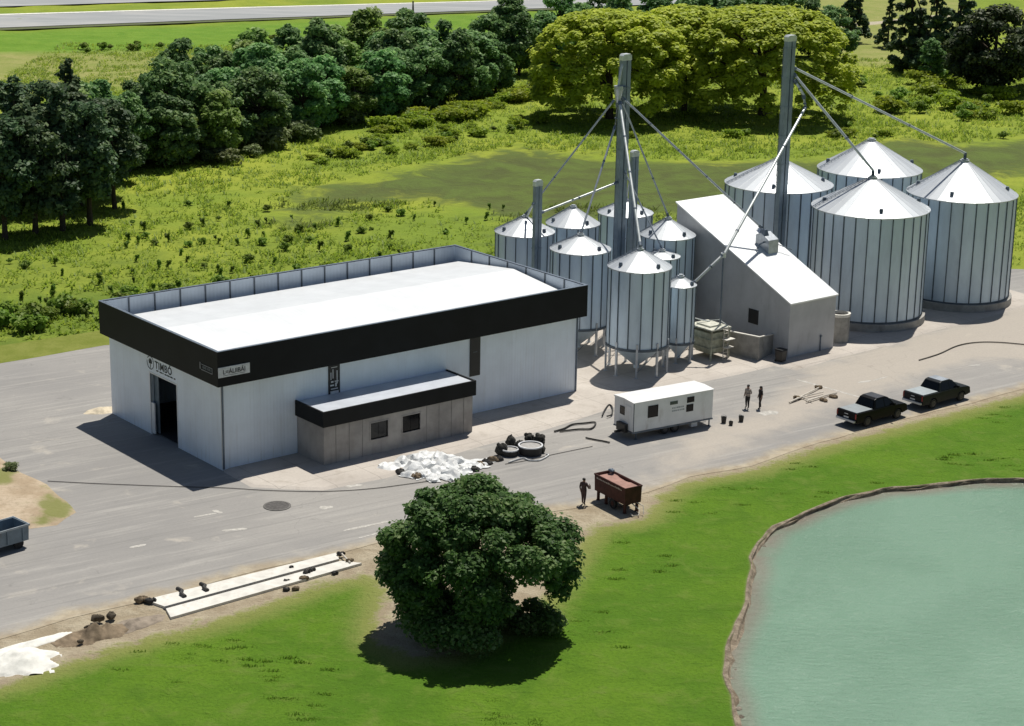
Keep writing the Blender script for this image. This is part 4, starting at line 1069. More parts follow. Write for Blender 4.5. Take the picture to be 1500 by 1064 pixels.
# ================================================================== PICKUPS
def pickup(loc, rz, paint, label, cover, roofm):
    o = empty('pickup_truck', loc, rz, label, 'pickup truck', 'dark pickup trucks on the road edge')
    Ln, Wd = 5.25, 1.86
    hw = Wd/2
    # lower body: side profile extruded, wheel arches cut into the outline
    def arch(xc, r=.43, z0=.36, n=9): return [(xc+r*cos(pi*(1-i/(n-1)))*1.0, z0+r*sin(pi*(i/(n-1)))*1.02) for i in range(n)][::1]
    xr, xf = 1.18, 4.30
    ra = [(xr-.43*cos(pi*i/8), .36+.43*sin(pi*i/8)) for i in range(9)]
    fa = [(xf-.43*cos(pi*i/8), .36+.43*sin(pi*i/8)) for i in range(9)]
    bot = [(0.05, .46)] + ra + fa + [(5.1, .42)]
    up_ = [(5.25, .62), (5.22, .90), (5.05, 1.02), (4.0, 1.10), (3.9, 1.10), (1.75, 1.10), (0.02, 1.12), (0.0, .6)]
    b = MB(); poly = bot+up_
    n = len(poly); vs = []
    for y, tw in ((-hw, 0), (hw, 0)):
        for x, z in poly: vs.append((x, y*(1-.05*max(0, (z-.75))) , z))
    fs = [(i, (i+1) % n, n+(i+1) % n, n+i) for i in range(n)] + [tuple(range(n-1, -1, -1)), tuple(range(n, 2*n))]
    b.add(vs, fs); body = b.build('body', paint, o, bevel=.03)
    # cab: tapered greenhouse
    b = MB(); cabp = [(1.78, 1.09), (2.02, 1.70), (2.25, 1.78), (3.15, 1.77), (3.35, 1.70), (4.05, 1.09)]
    n = len(cabp); vs = []
    for s_ in (-1, 1):
        for x, z in cabp: vs.append((x, s_*(hw-.03-.26*max(0, z-1.1)/.68), z))
    b.add(vs, [(i, (i+1) % n, n+(i+1) % n, n+i) for i in range(n)] + [tuple(range(n-1, -1, -1)), tuple(range(n, 2*n))])
    cab = b.build('cab', paint, o, bevel=.03)
    b = MB(); b.box2((2.28, -.62, 1.778), (3.14, .62, 1.80)); b.build('cab_roof_sheen', roofm, cab, bevel=.01)  # panel paler than the paint, a reflection put into its colour
    def yy(z): return hw-.03-.26*(z-1.1)/.68
    b = MB()
    for s_ in (-1, 1):
        q = [(1.98, 1.16), (2.12, 1.66), (2.86, 1.69), (2.86, 1.16)]; q2 = [(2.93, 1.16), (2.93, 1.69), (3.28, 1.67), (3.78, 1.16)]
        for qq in (q, q2):
            vs = [(x, s_*(yy(z)+.006), z) for x, z in qq]+[(x, s_*(yy(z)-.02), z) for x, z in qq]
            b.add(vs, [(0, 1, 2, 3), (7, 6, 5, 4), (0, 4, 5, 1), (1, 5, 6, 2), (2, 6, 7, 3), (3, 7, 4, 0)])
    b.build_each('side_window', M['glass'], cab)
    b = MB(); vs = [(3.42+.006, -.62, 1.665), (3.42+.006, .62, 1.665), (4.0+.008, .76, 1.16), (4.0+.008, -.76, 1.16)]
    b.add([(x+.012, y, z+.012) for x, y, z in vs]+[(x-.03, y, z-.03) for x, y, z in vs], [(0, 1, 2, 3), (7, 6, 5, 4), (0, 4, 5, 1), (1, 5, 6, 2), (2, 6, 7, 3), (3, 7, 4, 0)])
    b.build('windscreen', M['glass'], cab)
    b = MB(); vs = [(1.99, -.62, 1.64), (1.99, .62, 1.64), (1.81, .72, 1.18), (1.81, -.72, 1.18)]
    b.add([(x-.008, y, z) for x, y, z in vs]+[(x+.03, y, z) for x, y, z in vs], [(0, 1, 2, 3), (7, 6, 5, 4), (0, 4, 5, 1), (1, 5, 6, 2), (2, 6, 7, 3), (3, 7, 4, 0)])
    b.build('rear_window', M['glass'], cab)
    # bed cover, tailgate, lamps, bumpers
    b = MB(); b.box2((.10, -hw+.12, 1.125), (1.72, hw-.12, 1.16)); b.build('bed_cover', cover, o, bevel=.012)
    b = MB(); b.box2((-.035, -hw+.16, .66), (-.003, hw-.16, 1.10)); tg = b.build('tailgate', paint, o, bevel=.01)
    b = MB(); b.box2((-.05, -.16, .92), (-.037, .16, .98)); b.build('handle', M['steel'], tg)
    for s_ in (-1, 1):
        b = MB(); b.box2((-.03, s_*(hw-.14), .72), (-.002, s_*(hw-.03), 1.06)); b.build('tail_lamp', M['taillight'], o)
        b = MB(); b.box2((5.10, s_*(hw-.42), .80), (5.262, s_*(hw-.10), .95)); b.build('headlight', M['steel_light'], o, bevel=.01)
        b = MB(); b.box((3.72, s_*(hw+.09), 1.22), (.13, .2, .17)); b.build('wing_mirror', paint, o, bevel=.02)
    b = MB(); b.box2((-.16, -hw+.08, .46), (-.01, hw-.08, .62)); b.build('rear_bumper', M['steel'], o, bevel=.02)
    b = MB(); b.box2((-.045, -.22, .66), (-.037, .22, .77)); b.build('number_plate', M['signwhite'], o)
    b = MB(); b.box2((5.2, -hw+.06, .42), (5.36, hw-.06, .62)); b.build('front_bumper', M['fascia'], o, bevel=.03)
    b = MB(); b.box2((.3, -hw+.25, .30), (5.0, hw-.25, .44)); b.build('chassis', M['black'], o)
    for x in (xr, xf):
        for s_ in (-1, 1):
            b = MB(); b.cyl((x, s_*(hw-.13)-.125, .36), .36, .25, 24, axis='Y'); wl = b.build('wheel', M['tyre'], o, bevel=.03)
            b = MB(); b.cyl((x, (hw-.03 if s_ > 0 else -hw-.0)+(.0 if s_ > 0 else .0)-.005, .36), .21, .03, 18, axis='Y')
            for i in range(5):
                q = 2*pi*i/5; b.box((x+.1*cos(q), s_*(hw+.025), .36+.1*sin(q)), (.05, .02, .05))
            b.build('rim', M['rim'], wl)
    return o
def truck_at(wr, wf):   # from the ground points under the two near-side wheels
    a = Vector(wr); c_ = Vector(wf); dd = (c_-a).normalized(); nn = Vector((-dd.y, dd.x))
    mid = (a+c_)/2 + nn*.85; org = mid - dd*2.74
    return (org.x, org.y, .03), atan2(dd.y, dd.x)
l_, r_ = truck_at(ground(1268, 626), ground(1315, 613.5)); pickup(l_, r_, M['carblack'], 'black pickup truck, the one of the two parked closer to the heap of poles', M['cover'], simple('dark_roof_sheen', (.05, .05, .055), .35))
l_, r_ = truck_at(ground(1362, 600), ground(1410, 587)); pickup(l_, r_, M['cargrey'], 'charcoal pickup truck, reflection painted pale on its cab roof, parked ahead of the black one', simple('pale_cover', (.33, .37, .38), .5, 0, .08, 2), simple('pale_roof_sheen', (.30, .33, .36), .35))

# ================================================================== RUSTY RED CART
qa, qb, qc = ground(871, 694, 1.68), ground(916, 716.5, 1.68), ground(937.7, 709.6, 1.68)
rc = empty('grain_cart', (*qa, .02), atan2(qb[1]-qa[1], qb[0]-qa[0]), 'rusty red box cart on legs standing at the lawn edge beside the lone person', 'cart')
CL, CW = hypot(qb[0]-qa[0], qb[1]-qa[1]), 1.25
b = MB()
def tray(b, x0, x1, y0, y1, z0, z1, th, fl):
    lo = [(x0+fl, y0+fl), (x1-fl, y0+fl), (x1-fl, y1-fl), (x0+fl, y1-fl)]; hi = [(x0, y0), (x1, y0), (x1, y1), (x0, y1)]
    hin = [(x0+th, y0+th), (x1-th, y0+th), (x1-th, y1-th), (x0+th, y1-th)]; lin = [(x+(th if i in (0, 3) else -th), y+(th if i < 2 else -th)) for i, (x, y) in enumerate(lo)]
    vs = [(*p, z0) for p in lo]+[(*p, z1) for p in hi]+[(*p, z1) for p in hin]+[(*p, z0+.1) for p in lin]
    fs = [(3, 2, 1, 0)]
    for j in range(3): fs += [(j*4+i, j*4+(i+1) % 4, (j+1)*4+(i+1) % 4, (j+1)*4+i) for i in range(4)]
    fs.append((12, 13, 14, 15)); b.add(vs, fs)
tray(b, 0, CL, 0, CW, .60, 1.66, .05, .025); b.build('box', M['rust'], rc)
b = MB(); r = random.Random(4); nx_, ny_ = 14, 7; vs = []
for j in range(ny_):
    for i in range(nx_): vs.append((.055+(CL-.11)*i/(nx_-1), .055+(CW-.11)*j/(ny_-1), 1.53+.05*sin(i*.7)*cos(j)+r.uniform(-.02, .02)))
b.add(vs, [(j*nx_+i, j*nx_+i+1, (j+1)*nx_+i+1, (j+1)*nx_+i) for j in range(ny_-1) for i in range(nx_-1)]); b.build('load', M['cartbed'], rc, smooth=60)
b = MB()
for y in (-.03, CW-.02): b.box2((-.02, y, 1.60), (CL+.02, y+.05, 1.69))
for x in (-.03, CL-.02): b.box2((x, .02, 1.601), (x+.05, CW-.02, 1.691))
b.build('rim', M['rust'], rc)
b = MB(); x = .25; r = random.Random(6)
while x < CL-.35: w_ = r.uniform(.05, .16); b.box2((x, -.012, 1.42), (x+w_, .03, 1.42+r.uniform(.06, .11))); x += w_+r.uniform(.02, .06)
b.build('lettering', simple('worn_letter_paint', (.45, .38, .34), .8), rc)
for x in (.22, 1.05, CL-.22):
    for y in (.18, CW-.18):
        b = MB(); b.box((x, y, .41), (.15, .13, .80)); b.box((x, y, .012), (.2, .2, .024)); b.build('leg', M['rust'], rc)
b = MB(); b.box2((.2, .14, .55), (CL-.2, .22, .598)); b.box2((.2, CW-.22, .55), (CL-.2, CW-.14, .598)); b.build_each('frame_rail', M['rust'], rc)
for y in (.02, CW-.2):
    b = MB(); b.cyl((1.9, y, .32), .32, .17, 18, axis='Y'); wl = b.build('wheel', M['tyre'], rc)
    b = MB(); b.cyl((1.9, y-.012, .32), .15, .19, 12, axis='Y'); b.build('rim', M['rust'], wl)
b = MB(); b.tube([(CL-.1, .6, .6), (CL+.5, .75, .35), (CL+.75, .5, .12), (CL+.55, .2, .08), (CL+.25, .3, .1)], .035, 6); b.tube([(CL-.1, .9, .62), (CL+.4, 1.1, .5), (CL+.7, .9, .1)], .03, 6); b.build('drawbar', M['pole'], rc)
b = MB(); b.blob((.25, CW-.15, 1.75), (.22, .16, .13), random.Random(2), .2); b.build('lid_clamp', M['steel_dark'], rc)

# ================================================================== BLUE-GREY SKIP AT THE YARD'S WEST EDGE
pA = ground(42, 769, 1.35); pB = ground(0, 781, 1.35); pC = ground(30, 755.5, 1.35)
av = atan2(pA[1]-pB[1], pA[0]-pB[0])
sk = empty('skip_trailer', (pA[0], pA[1], .03), av, 'open blue-grey tipper body standing on the road by the sandy island', 'skip')
wS = max(1.5, abs(-(pC[0]-pA[0])*sin(av)+(pC[1]-pA[1])*cos(av)))
b = MB(); tray(b, -4.2, 0, 0, wS, .42, 1.36, .06, .03); b.build('body', M['bluegrey'], sk)
b = MB(); b.box2((-4.25, -.05, 1.29), (.05, -.001, 1.40)); b.box2((-4.25, wS+.001, 1.29), (.05, wS+.05, 1.40)); b.box2((.001, -.001, 1.29), (.05, wS+.001, 1.40)); b.build('rim', simple('pale_rim', (.34, .38, .40), .6), sk)
b = MB()
for x in (-.4, -1.4, -2.4, -3.4): b.box((x, -.03+.03, .88), (.09, .10, .8))
b.build_each('side_rib', M['bluegrey'], sk)
for x in (-.6, -3.2):
    for y in (.12, wS-.32):
        b = MB(); b.cyl((x, y, .30), .30, .2, 16, axis='Y'); b.build('wheel', M['tyre'], sk)
b = MB(); b.box((-2.0, wS/2, .34), (3.8, .7, .14)); b.build('chassis', M['black'], sk)

# ================================================================== PEOPLE
def person(loc, rz, label, top, legs_m, hairm, pose=0, h=1.72, bare=True, longhair=False, hold=False):
    o = empty('person', loc, rz, label, 'person')
    k_ = h/1.72
    V = []; E_ = []; Rr = []
    def nd(p, r, par=None):
        V.append(Vector(p)*k_); Rr.append(r*k_*(1.22 if .15 < p[2] < 1.42 else 1.08))
        if par is not None: E_.append((par, len(V)-1))
        return len(V)-1
    lean = .0
    pel = nd((0, 0, .93), .15); bel = nd((0, .005, 1.08), .135, pel); ch = nd((0, 0, 1.25), .155, bel); sh = nd((0, -.01, 1.39), .12, ch)
    nk = nd((0, 0, 1.48), .055, sh); hd = nd((0, .015, 1.57), .085, nk); ht = nd((0, .01, 1.66), .082, hd)
    st = (.10, -.12) if pose == 1 else (.03, -.03)
    for s_, st_ in ((-1, st[0]), (1, st[1])):
        hp_ = nd((s_*.095, 0, .86), .095, pel); kn = nd((s_*.11, st_*.6+.03, .48), .062, hp_); an_ = nd((s_*.115, st_, .10), .043, kn); nd((s_*.125, st_+.13, .035), .036, an_)
        so_ = nd((s_*.18, -.01, 1.385), .062, sh)
        if hold and s_ > 0: el = nd((s_*.26, .06, 1.14), .045, so_); wr = nd((s_*.22, .25, 1.16), .03, el); hv = Vector((-.2, .98, .1))
        elif pose == 2 and s_ < 0: el = nd((s_*.28, -.04, 1.13), .045, so_); wr = nd((s_*.12, .17, 1.08), .03, el); hv = Vector((.75, .65, 0))
        else: el = nd((s_*.245, -.03, 1.12), .045, so_); wr = nd((s_*.255, .06, .88), .03, el); hv = Vector((0, .25, -.97))
        hv.normalize(); w0 = Vector(V[wr])/k_
        pm = nd(w0+hv*.07, .036, wr)
    me = bpy.data.meshes.new('body_skin'); me.from_pydata([tuple(v) for v in V], E_, [])
    tmp = bpy.data.objects.new('tmp_body', me); COL.objects.link(tmp)
    sm = tmp.modifiers.new('skin', 'SKIN'); sm.use_smooth_shade = True
    sv_ = me.skin_vertices[0].data
    for i, r in enumerate(Rr): sv_[i].radius = (r, r*(.78 if i in (0, 1, 2, 3) else 1)); sv_[i].use_root = (i == 0)
    ss = tmp.modifiers.new('sub', 'SUBSURF'); ss.levels = 2; ss.render_levels = 2
    dg = bpy.context.evaluated_depsgraph_get(); dg.update()
    bm_ = bpy.data.meshes.new_from_object(tmp.evaluated_get(dg)); bpy.data.objects.remove(tmp)
    bm_.name = 'body'
    # fingers, nose, ears and feet as extra volumes of the same mesh
    b = MB()
    base_v = [tuple(v.co) for v in bm_.vertices]; base_f = [tuple(p.vertices) for p in bm_.polygons]
    def mat_of(c_):
        z = c_.z/k_; ax = abs(c_.x)/k_
        if z > 1.46: return 0
        if ax > .215 and z < (1.12 if bare else .93): return 0
        if z > .90 or (ax > .2 and z > .85): return 1
        if z < .075: return 3
        return 2
    b.v = base_v; b.f = base_f; b.mi = [mat_of(p.center) for p in bm_.polygons]; b.tint = [0]*len(base_f)
    for s_ in (-1, 1):
        # last palm vertex for this side
        pi_ = [i for i in range(len(V)) if i not in [a for a, _ in E_] and (V[i].x*s_ > 0) and V[i].z > .5*k_ and V[i].z < 1.3*k_]
        for i in pi_:
            p = V[i]; par = [a for a, c_ in E_ if c_ == i][0]; d_ = (V[i]-V[par]).normalized()
            sd = d_.cross(Vector((1, 0, 0.2))).normalized(); nn = d_.cross(sd).normalized()
            for f_, (off, ln) in enumerate(((-.027, .062), (-.009, .074), (.009, .070), (.026, .054))):
                a = p+sd*off*k_+d_*.022; b.tube([a, a+d_*ln*.55*k_, a+d_*ln*.9*k_+nn*.018*s_], [.0095, .0085, .007], 6)
            a = V[par].lerp(p, .55)-sd*.028*k_; b.tube([a, a+(d_*.7-sd*.7)*.03, a+(d_*.95-sd*.4)*.058], [.011, .010, .008], 6)
    hz = V[hd]
    b.blob((hz.x, hz.y+.088*k_, hz.z+.005), (.014, .02, .022), RND, .05, 0, 6, 4)
    for s_ in (-1, 1): b.blob((hz.x+s_*.086*k_, hz.y, hz.z+.01), (.012, .022, .032), RND, .05, 0, 6, 4)
    for s_ in (-1, 1): b.blob((hz.x+s_*.032*k_, hz.y+.078*k_, hz.z+.03), (.012, .008, .008), RND, .03, 4, 6, 4)
    b.box((hz.x, hz.y+.08*k_, hz.z-.042), (.045, .012, .010), 0, 4)
    b.build('body', [M['skin'], top, legs_m, M['cloth_dark'], M['hair']], o, smooth=80, fix=False)
    b = MB(); b.blob((hz.x, hz.y-.02, hz.z+.062*k_), (.10*k_, .112*k_, .092*k_), RND, .08, 0, 12, 8, .35)
    if longhair: b.blob((hz.x, hz.y-.085, hz.z-.08), (.095, .055, .20), RND, .1, 0, 10, 7)
    b.build('hair', hairm, o, smooth=80)
    if hold:
        t_ = empty('tool_bag', tuple(Vector(loc)+Matrix.Rotation(rz, 3, 'Z') @ Vector((.21*k_, .33*k_, .98*k_))), rz, 'small pale bundle held by the person standing beside the red cart', 'bundle')
        bb = MB(); bb.box((0, 0, .10), (.18, .12, .26), .2, 0, (.8, .8)); bb.build('bundle', M['cloth_light'], t_, bevel=.03)
        bb = MB(); bb.tube([(-.05, 0, .22), (0, 0, .30), (.05, 0, .22)], .012, 6); bb.build('strap', M['cloth_dark'], t_)
    return o
px_ = ground(1094.5, 599); person((*px_, .03), 2.4, 'person in a pale top and dark trousers, trailer side of the standing pair', M['cloth_light'], M['cloth_dark'], M['hair'], 2, 1.76)
px_ = ground(1113, 599.5); person((*px_, .03), 1.9, 'person in dark clothes with long dark hair, one of the pair on the road', M['cloth_dark'], M['cloth_dark'], M['hair'], 1, 1.68, True, True)
px_ = ground(854.5, 740); person((*px_, .02), -.5, 'lone person in plum-brown clothes standing beside the rusty red cart', M['cloth_plum'], M['cloth_plum'], M['hair'], 1, 1.74, False, False, True)

# ================================================================== SMALL THINGS ON THE YARD
# three dark buckets by the trailer
for i, (u, v, s_, lb) in enumerate([(1060, 620, .95, 'taller dark bucket standing closest to the trailer on the road'), (1070.5, 623.5, .6, 'squat dark bucket between the other two beside the trailer'), (1085.5, 618, .88, 'dark bucket farthest from the trailer, on the side of the standing pair')]):
    p = ground(u, v); o = empty('bucket', (*p, .03), i*1.1, lb, 'bucket', 'dark buckets beside the white trailer')
    b = MB(); n = 16; vs = []; R0, R1, hh = .16*s_**.5, .20*s_**.5, .44*s_
    for rr, z in ((R0, 0), (R1, hh), (R1-.02, hh), (R0-.02, .03)):
        for q in range(n): a = 2*pi*q/n; vs.append((rr*cos(a), rr*sin(a), z))
    b.add(vs, [(j*n+q, j*n+(q+1) % n, (j+1)*n+(q+1) % n, (j+1)*n+q) for j in range(3) for q in range(n)]+[tuple(range(n-1, -1, -1)), tuple(range(3*n, 4*n))]); b.build('shell', M['ground_tube'], o, smooth=50)
    b = MB(); b.tube([(R1*cos(a), .05, hh+R1*.75*sin(a)-.02) for a in [pi*q/8 for q in range(9)]], .012, 6); b.build('handle', M['steel_dark'], o)

# heap of crumpled white sacks
def crumple(name, loc, rx, ry, hz_, seed, mat, label, cat, group, rz=0.0, spikes=.5):
    r = random.Random(seed); n, m = 15, 11; vs = []
    P = np.array([[i*.9, j*.9] for j in range(m) for i in range(n)])
    n1_ = vnoise(P, 2.1, seed); n2_ = vnoise(P, 1.0, seed+5)
    for j in range(m):
        for i in range(n):
            a = i/(n-1)*2-1; c_ = j/(m-1)*2-1
            rr = sqrt(min(1, a*a+c_*c_)); e_ = max(0, 1-rr**2.2)
            w_ = 1+.25*n1_[j*n+i]
            vs.append((a*rx*w_*(1-.18*abs(c_)), c_*ry*w_*(1-.18*abs(a)), max(.008, e_*hz_*(.75+spikes*.8*n1_[j*n+i]+.22*n2_[j*n+i])+.012)))
    b = MB(); b.add(vs, [(j*n+i, j*n+i+1, (j+1)*n+i+1, (j+1)*n+i) for j in range(m-1) for i in range(n-1)])
    o = b.build(name, mat, None, smooth=28)
    so_ = o.modifiers.new('thickness', 'SOLIDIFY'); so_.thickness = .012
    o.location = loc; o.rotation_euler = (0, 0, rz)
    return tag(o, label, cat, group)
sk_px = [(573, 686, 1.0, .6, .42), (590, 681, .9, .6, .45), (606, 689, .95, .6, .5), (614, 676, 1.0, .65, .5), (622, 697, 1.0, .55, .42), (632, 684, 1.1, .7, .55), (642, 694, 1.0, .6, .5), (646, 673, 1.1, .65, .45), (657, 686, 1.0, .65, .55), (664, 697, .9, .5, .45), (672, 678, 1.0, .6, .42), (685, 688, .9, .5, .42), (600, 698, .7, .4, .3), (634, 703, .8, .4, .3), (628, 668, .9, .5, .3), (697, 684, .8, .5, .35), (656, 702, .8, .4, .35), (566, 684, .7, .4, .25)]
for i, (u, v, a, c_, hh) in enumerate(sk_px):
    p = ground(u, v); crumple('plastic_sack', (p[0], p[1], .03+.002*i), a, c_*1.15, hh, 100+i*7, M['sack'], 'crumpled white plastic sack in the heap on the road in front of the annex', 'sack', 'crumpled white sacks heaped before the annex', RND.uniform(0, 3))
p = ground(700, 678); crumple('plastic_sheet', (*p, .032), 1.5, .55, .16, 300, M['sack'], 'flat white plastic sheet trailing from the sack heap towards the round tubs', 'sheet', None, .55, .3)
for i, (u, v) in enumerate([(694, 690), (703, 683), (712, 680), (722, 676), (730, 675), (611, 700), (586, 694)]):
    p = ground(u, v); r = random.Random(500+i); b = MB(); b.blob((0, 0, .10), (.32, .24, .2), r, .35, 0, 9, 6)
    for q in range(3): a = r.uniform(0, 6.28); b.blob((.28*cos(a), .25*sin(a), .07), (.16, .13, .12), r, .3, 0, 7, 5)
    o = b.build('scrap_lump', M['soil'] if i % 2 else M['ground_tube'], None, smooth=40); o.location = (*p, .03)
    tag(o, 'small dark lump of scrap lying along the edge of the white sacks', 'scrap', 'dark scrap lumps beside the white sacks')
# two round tubs ringed by dark balls
def tub(u, v, R_, hh, label):
    p = ground(u, v); o = empty('round_tub', (*p, .03), .3, label, 'tub')
    b = MB(); n = 26; vs = []
    for rr, z in ((R_*.92, 0), (R_, hh), (R_*.9, hh), (R_*.86, hh-.08)):
        for q in range(n): a = 2*pi*q/n; vs.append((rr*cos(a), rr*sin(a), z))
    b.add(vs, [(j*n+q, j*n+(q+1) % n, (j+1)*n+(q+1) % n, (j+1)*n+q) for j in range(3) for q in range(n)]+[tuple(range(n-1, -1, -1))]); b.build('shell', M['ground_tube'], o, smooth=50)
    b = MB(); b.cyl((0, 0, hh-.10), R_*.87, .07, 26); b.build('cover', simple('tub_cover', (.34, .33, .31), .8, 0, .15, 4), o)
    b = MB(); vs = []
    for rr, z in ((R_*.9, hh+.003), (R_*1.03, hh-.03), (R_*1.03, hh+.05), (R_*.9, hh+.05)):
        for q in range(n): a = 2*pi*q/n; vs.append((rr*cos(a), rr*sin(a), z))
    b.add(vs, [(j*n+q, j*n+(q+1) % n, ((j+1) % 4)*n+(q+1) % n, ((j+1) % 4)*n+q) for j in range(4) for q in range(n)]); b.build('rim', M['signwhite'], o, smooth=40)
    return o
tub(777, 665, .80, .56, 'larger round dark tub with a pale rim, next to the trailing hose'); tub(747, 667, .56, .38, 'smaller round tub half hidden beside the larger one, ringed by dark bundles')
for i, (u, v, r0, lb) in enumerate([(735, 667, .36, 'dark bundle at the sack-heap side of the smaller tub'), (748, 655, .36, 'upright dark bundle behind the smaller tub'), (775, 652, .36, 'dark bundle standing behind the larger tub, topmost of those around it'), (790, 655, .40, 'dark bundle at the back of the larger tub, trailer side'), (760, 660, .30, 'dark bundle wedged between the two round tubs'), (795, 664, .20, 'low dark bundle on the road at the trailer side of the larger tub')]):
    p = ground(u, v); r = random.Random(700+i); b = MB(); b.blob((0, 0, r0*1.0), (r0, r0*.9, r0*1.15), r, .25, 0, 10, 7)
    for q in range(5): a = r.uniform(0, 6.28); b.blob((r0*.6*cos(a), r0*.6*sin(a), r0*r.uniform(.7, 1.9)), r0*.42, r, .25, 0, 7, 5)
    o = b.build('net_bundle', simple('dark_netting', (.035, .034, .028), .9, 0, .4, 7, .4), None, smooth=40); o.location = (*p, .02); tag(o, lb, 'bundle', 'dark bundles round the tubs')
def ground_tube(name, pxs, r, mat, label, cat, z=.03):
    P = [Vector((*ground(u, v), z+r)) for u, v in pxs]
    out = []
    for i in range(len(P)-1):
        p0, p1, p2, p3 = P[max(i-1, 0)], P[i], P[i+1], P[min(i+2, len(P)-1)]
        for k_ in range(6):
            t = k_/6; out.append(.5*((2*p1)+(p2-p0)*t+(2*p0-5*p1+4*p2-p3)*t*t+(3*p1-p0-3*p2+p3)*t**3))
    out.append(P[-1])
    b = MB(); b.tube(out, r, 6); o = b.build(name, mat, None, smooth=60); return tag(o, label, cat)
ground_tube('ground_tube', [(70, 706), (150, 710), (260, 714), (330, 716), (400, 720), (480, 721), (545, 717), (600, 710), (650, 703)], .022, M['ground_tube'], 'overhead wire shadow modelled as a long thin dark tube across the yard before the warehouse', 'ground_tube')  # dark tube laid for the shadow of an overhead wire
ground_tube('hose', [(745, 679), (765, 673), (775, 676), (790, 676), (803, 669), (800, 667)], .05, M['sack'], 'pale hose lying on the road in front of the round tubs', 'hose')
ground_tube('hose', [(812, 634), (826, 630), (838, 624), (856, 622), (872, 621), (866, 630), (846, 631), (820, 634)], .06, M['ground_tube'], 'dark looped hose lying on the concrete between the tubs and the trailer', 'hose', .04)
ground_tube('hose', [(858, 643), (872, 646), (884, 648), (893, 650)], .055, M['ground_tube'], 'short dark hose end lying on the road just before the trailer\'s door end', 'hose')
ground_tube('hose', [(882, 612), (886, 603), (892, 596), (897, 600), (896, 610), (889, 613)], .05, M['ground_tube'], 'dark coiled hose on the concrete behind the trailer\'s door end', 'hose', .10)
ground_tube('hose', [(1346, 529), (1375, 520), (1402, 508), (1430, 503), (1465, 503), (1510, 507)], .045, M['hose'], 'long dark hose curving over the sandy yard in front of the large silos', 'hose')
ground_tube('road_line', [(868, 655), (810, 667), (770, 676), (740, 681)], .02, M['ground_tube'], 'thin dark line drawn as a tube along the road between the tubs and the trailer', 'road_line')  # continues the thin dark line from the yard
# poles dumped on the road
pl = [((1160, 590), (1199, 571), .07, 'pale pole sloping across the top of the heap of poles on the road'), ((1166, 587), (1206, 578), .06, 'pale pole lying in the middle of the heap of poles on the road'), ((1181, 591), (1226, 577), .07, 'longest pale pole, along the lower side of the heap on the road'), ((1164, 581), (1190, 591), .055, 'short pole crossing the others at the trailer end of the heap'), ((1156, 592), (1175, 585), .06, 'short stub of pole at the trailer end of the heap')]
for i, (a, c_, r, lb) in enumerate(pl):
    A = Vector((*ground(*a), .03+r+.03*(i % 3))); B = Vector((*ground(*c_), .03+r+.05*((i+1) % 3))); md = A.lerp(B, .5)+Vector((.05, .03, .03))
    b = MB(); b.tube([A, md, B], [r, r*.9, r*.7], 7); o = b.build('pole', M['pole'], None, smooth=50); tag(o, lb, 'pole', 'pale poles dumped on the road')
for i, (u, v) in enumerate([(1198, 570), (1170, 585), (1221, 583), (1205, 588)]):
    p = ground(u, v); r = random.Random(810+i); b = MB()
    for q in range(4): b.blob((r.uniform(-.2, .2), r.uniform(-.15, .15), .08), (.2, .15, .12), r, .35, 0, 7, 5)
    o = b.build('scrap_lump', M['soil'], None, smooth=40); o.location = (*p, .03); tag(o, 'small dark lump lying among the pale poles on the road', 'scrap', 'dark lumps among the poles')
# manhole
p = ground(406, 742); mh = empty('manhole_cover', (*p, .03), 0, 'round dark manhole cover set in the road before the annex', 'manhole cover')
b = MB(); b.cyl((0, 0, -.02), .72, .035, 36); b.build('cover', simple('cast_iron', (.085, .08, .075), .85, .1, .3, 5, .4), mh)
b = MB(); vs = []
for rr, z in ((.725, -.02), (.725, .022), (.84, .022), (.84, -.02)):
    vs += ring_verts(rr, z, 36)
b.add(vs, [(j*36+i, j*36+(i+1) % 36, (j+1)*36+(i+1) % 36, (j+1)*36+i) for j in range(3) for i in range(36)]); b.build('frame', simple('iron_frame', (.13, .125, .115), .9), mh)

# ---- weighbridge slabs
sA = [ground(*q) for q in ((213, 882), (492, 813), (497, 822), (241, 892))]
sB = [ground(*q) for q in ((243, 895), (499, 825), (530, 828), (250, 908))]
def slab(quad, label, z=.14):
    A = np.array(quad); e0 = A[1]-A[0]; L_ = np.hypot(*e0); an_ = atan2(e0[1], e0[0])
    o = empty('concrete_slab', (*A[0], 0), an_, label, 'slab', 'white concrete slabs at the road edge')
    c_, s_ = cos(-an_), sin(-an_); R_ = [(c_*(x-A[0][0])-s_*(y-A[0][1]), s_*(x-A[0][0])+c_*(y-A[0][1])) for x, y in A]
    b = MB(); b.prism(R_, 'Z', -.02, z); b.build('top', M['slab'], o, bevel=.015)
    return o, R_, L_
oA, RA, LA = slab(sA, 'long narrow white concrete slab, the one touching the road edge')
oB, RB, LB = slab(sB, 'long narrow white concrete slab, the one on the lawn side of the dark slot')
b = MB(); q = [ground(*q) for q in ((239, 893.2), (498, 823.2), (499, 824.8), (243, 895))]; b.prism([(x, y) for x, y in q], 'Z', -.02, .03); o = b.build('drain_slot', M['fascia'], None); tag(o, 'dark straight slot running between the two long white slabs', 'drain')
blk = [(205, 883, .5), (219, 884.5, .45), (426, 835, .2), (443, 851, .38), (447.5, 843, .32), (456, 840, .28), (432, 865, .3), (418, 854, .28), (497, 817, .34), (511, 826.5, .3), (489, 842, .28), (418, 866, .28)]
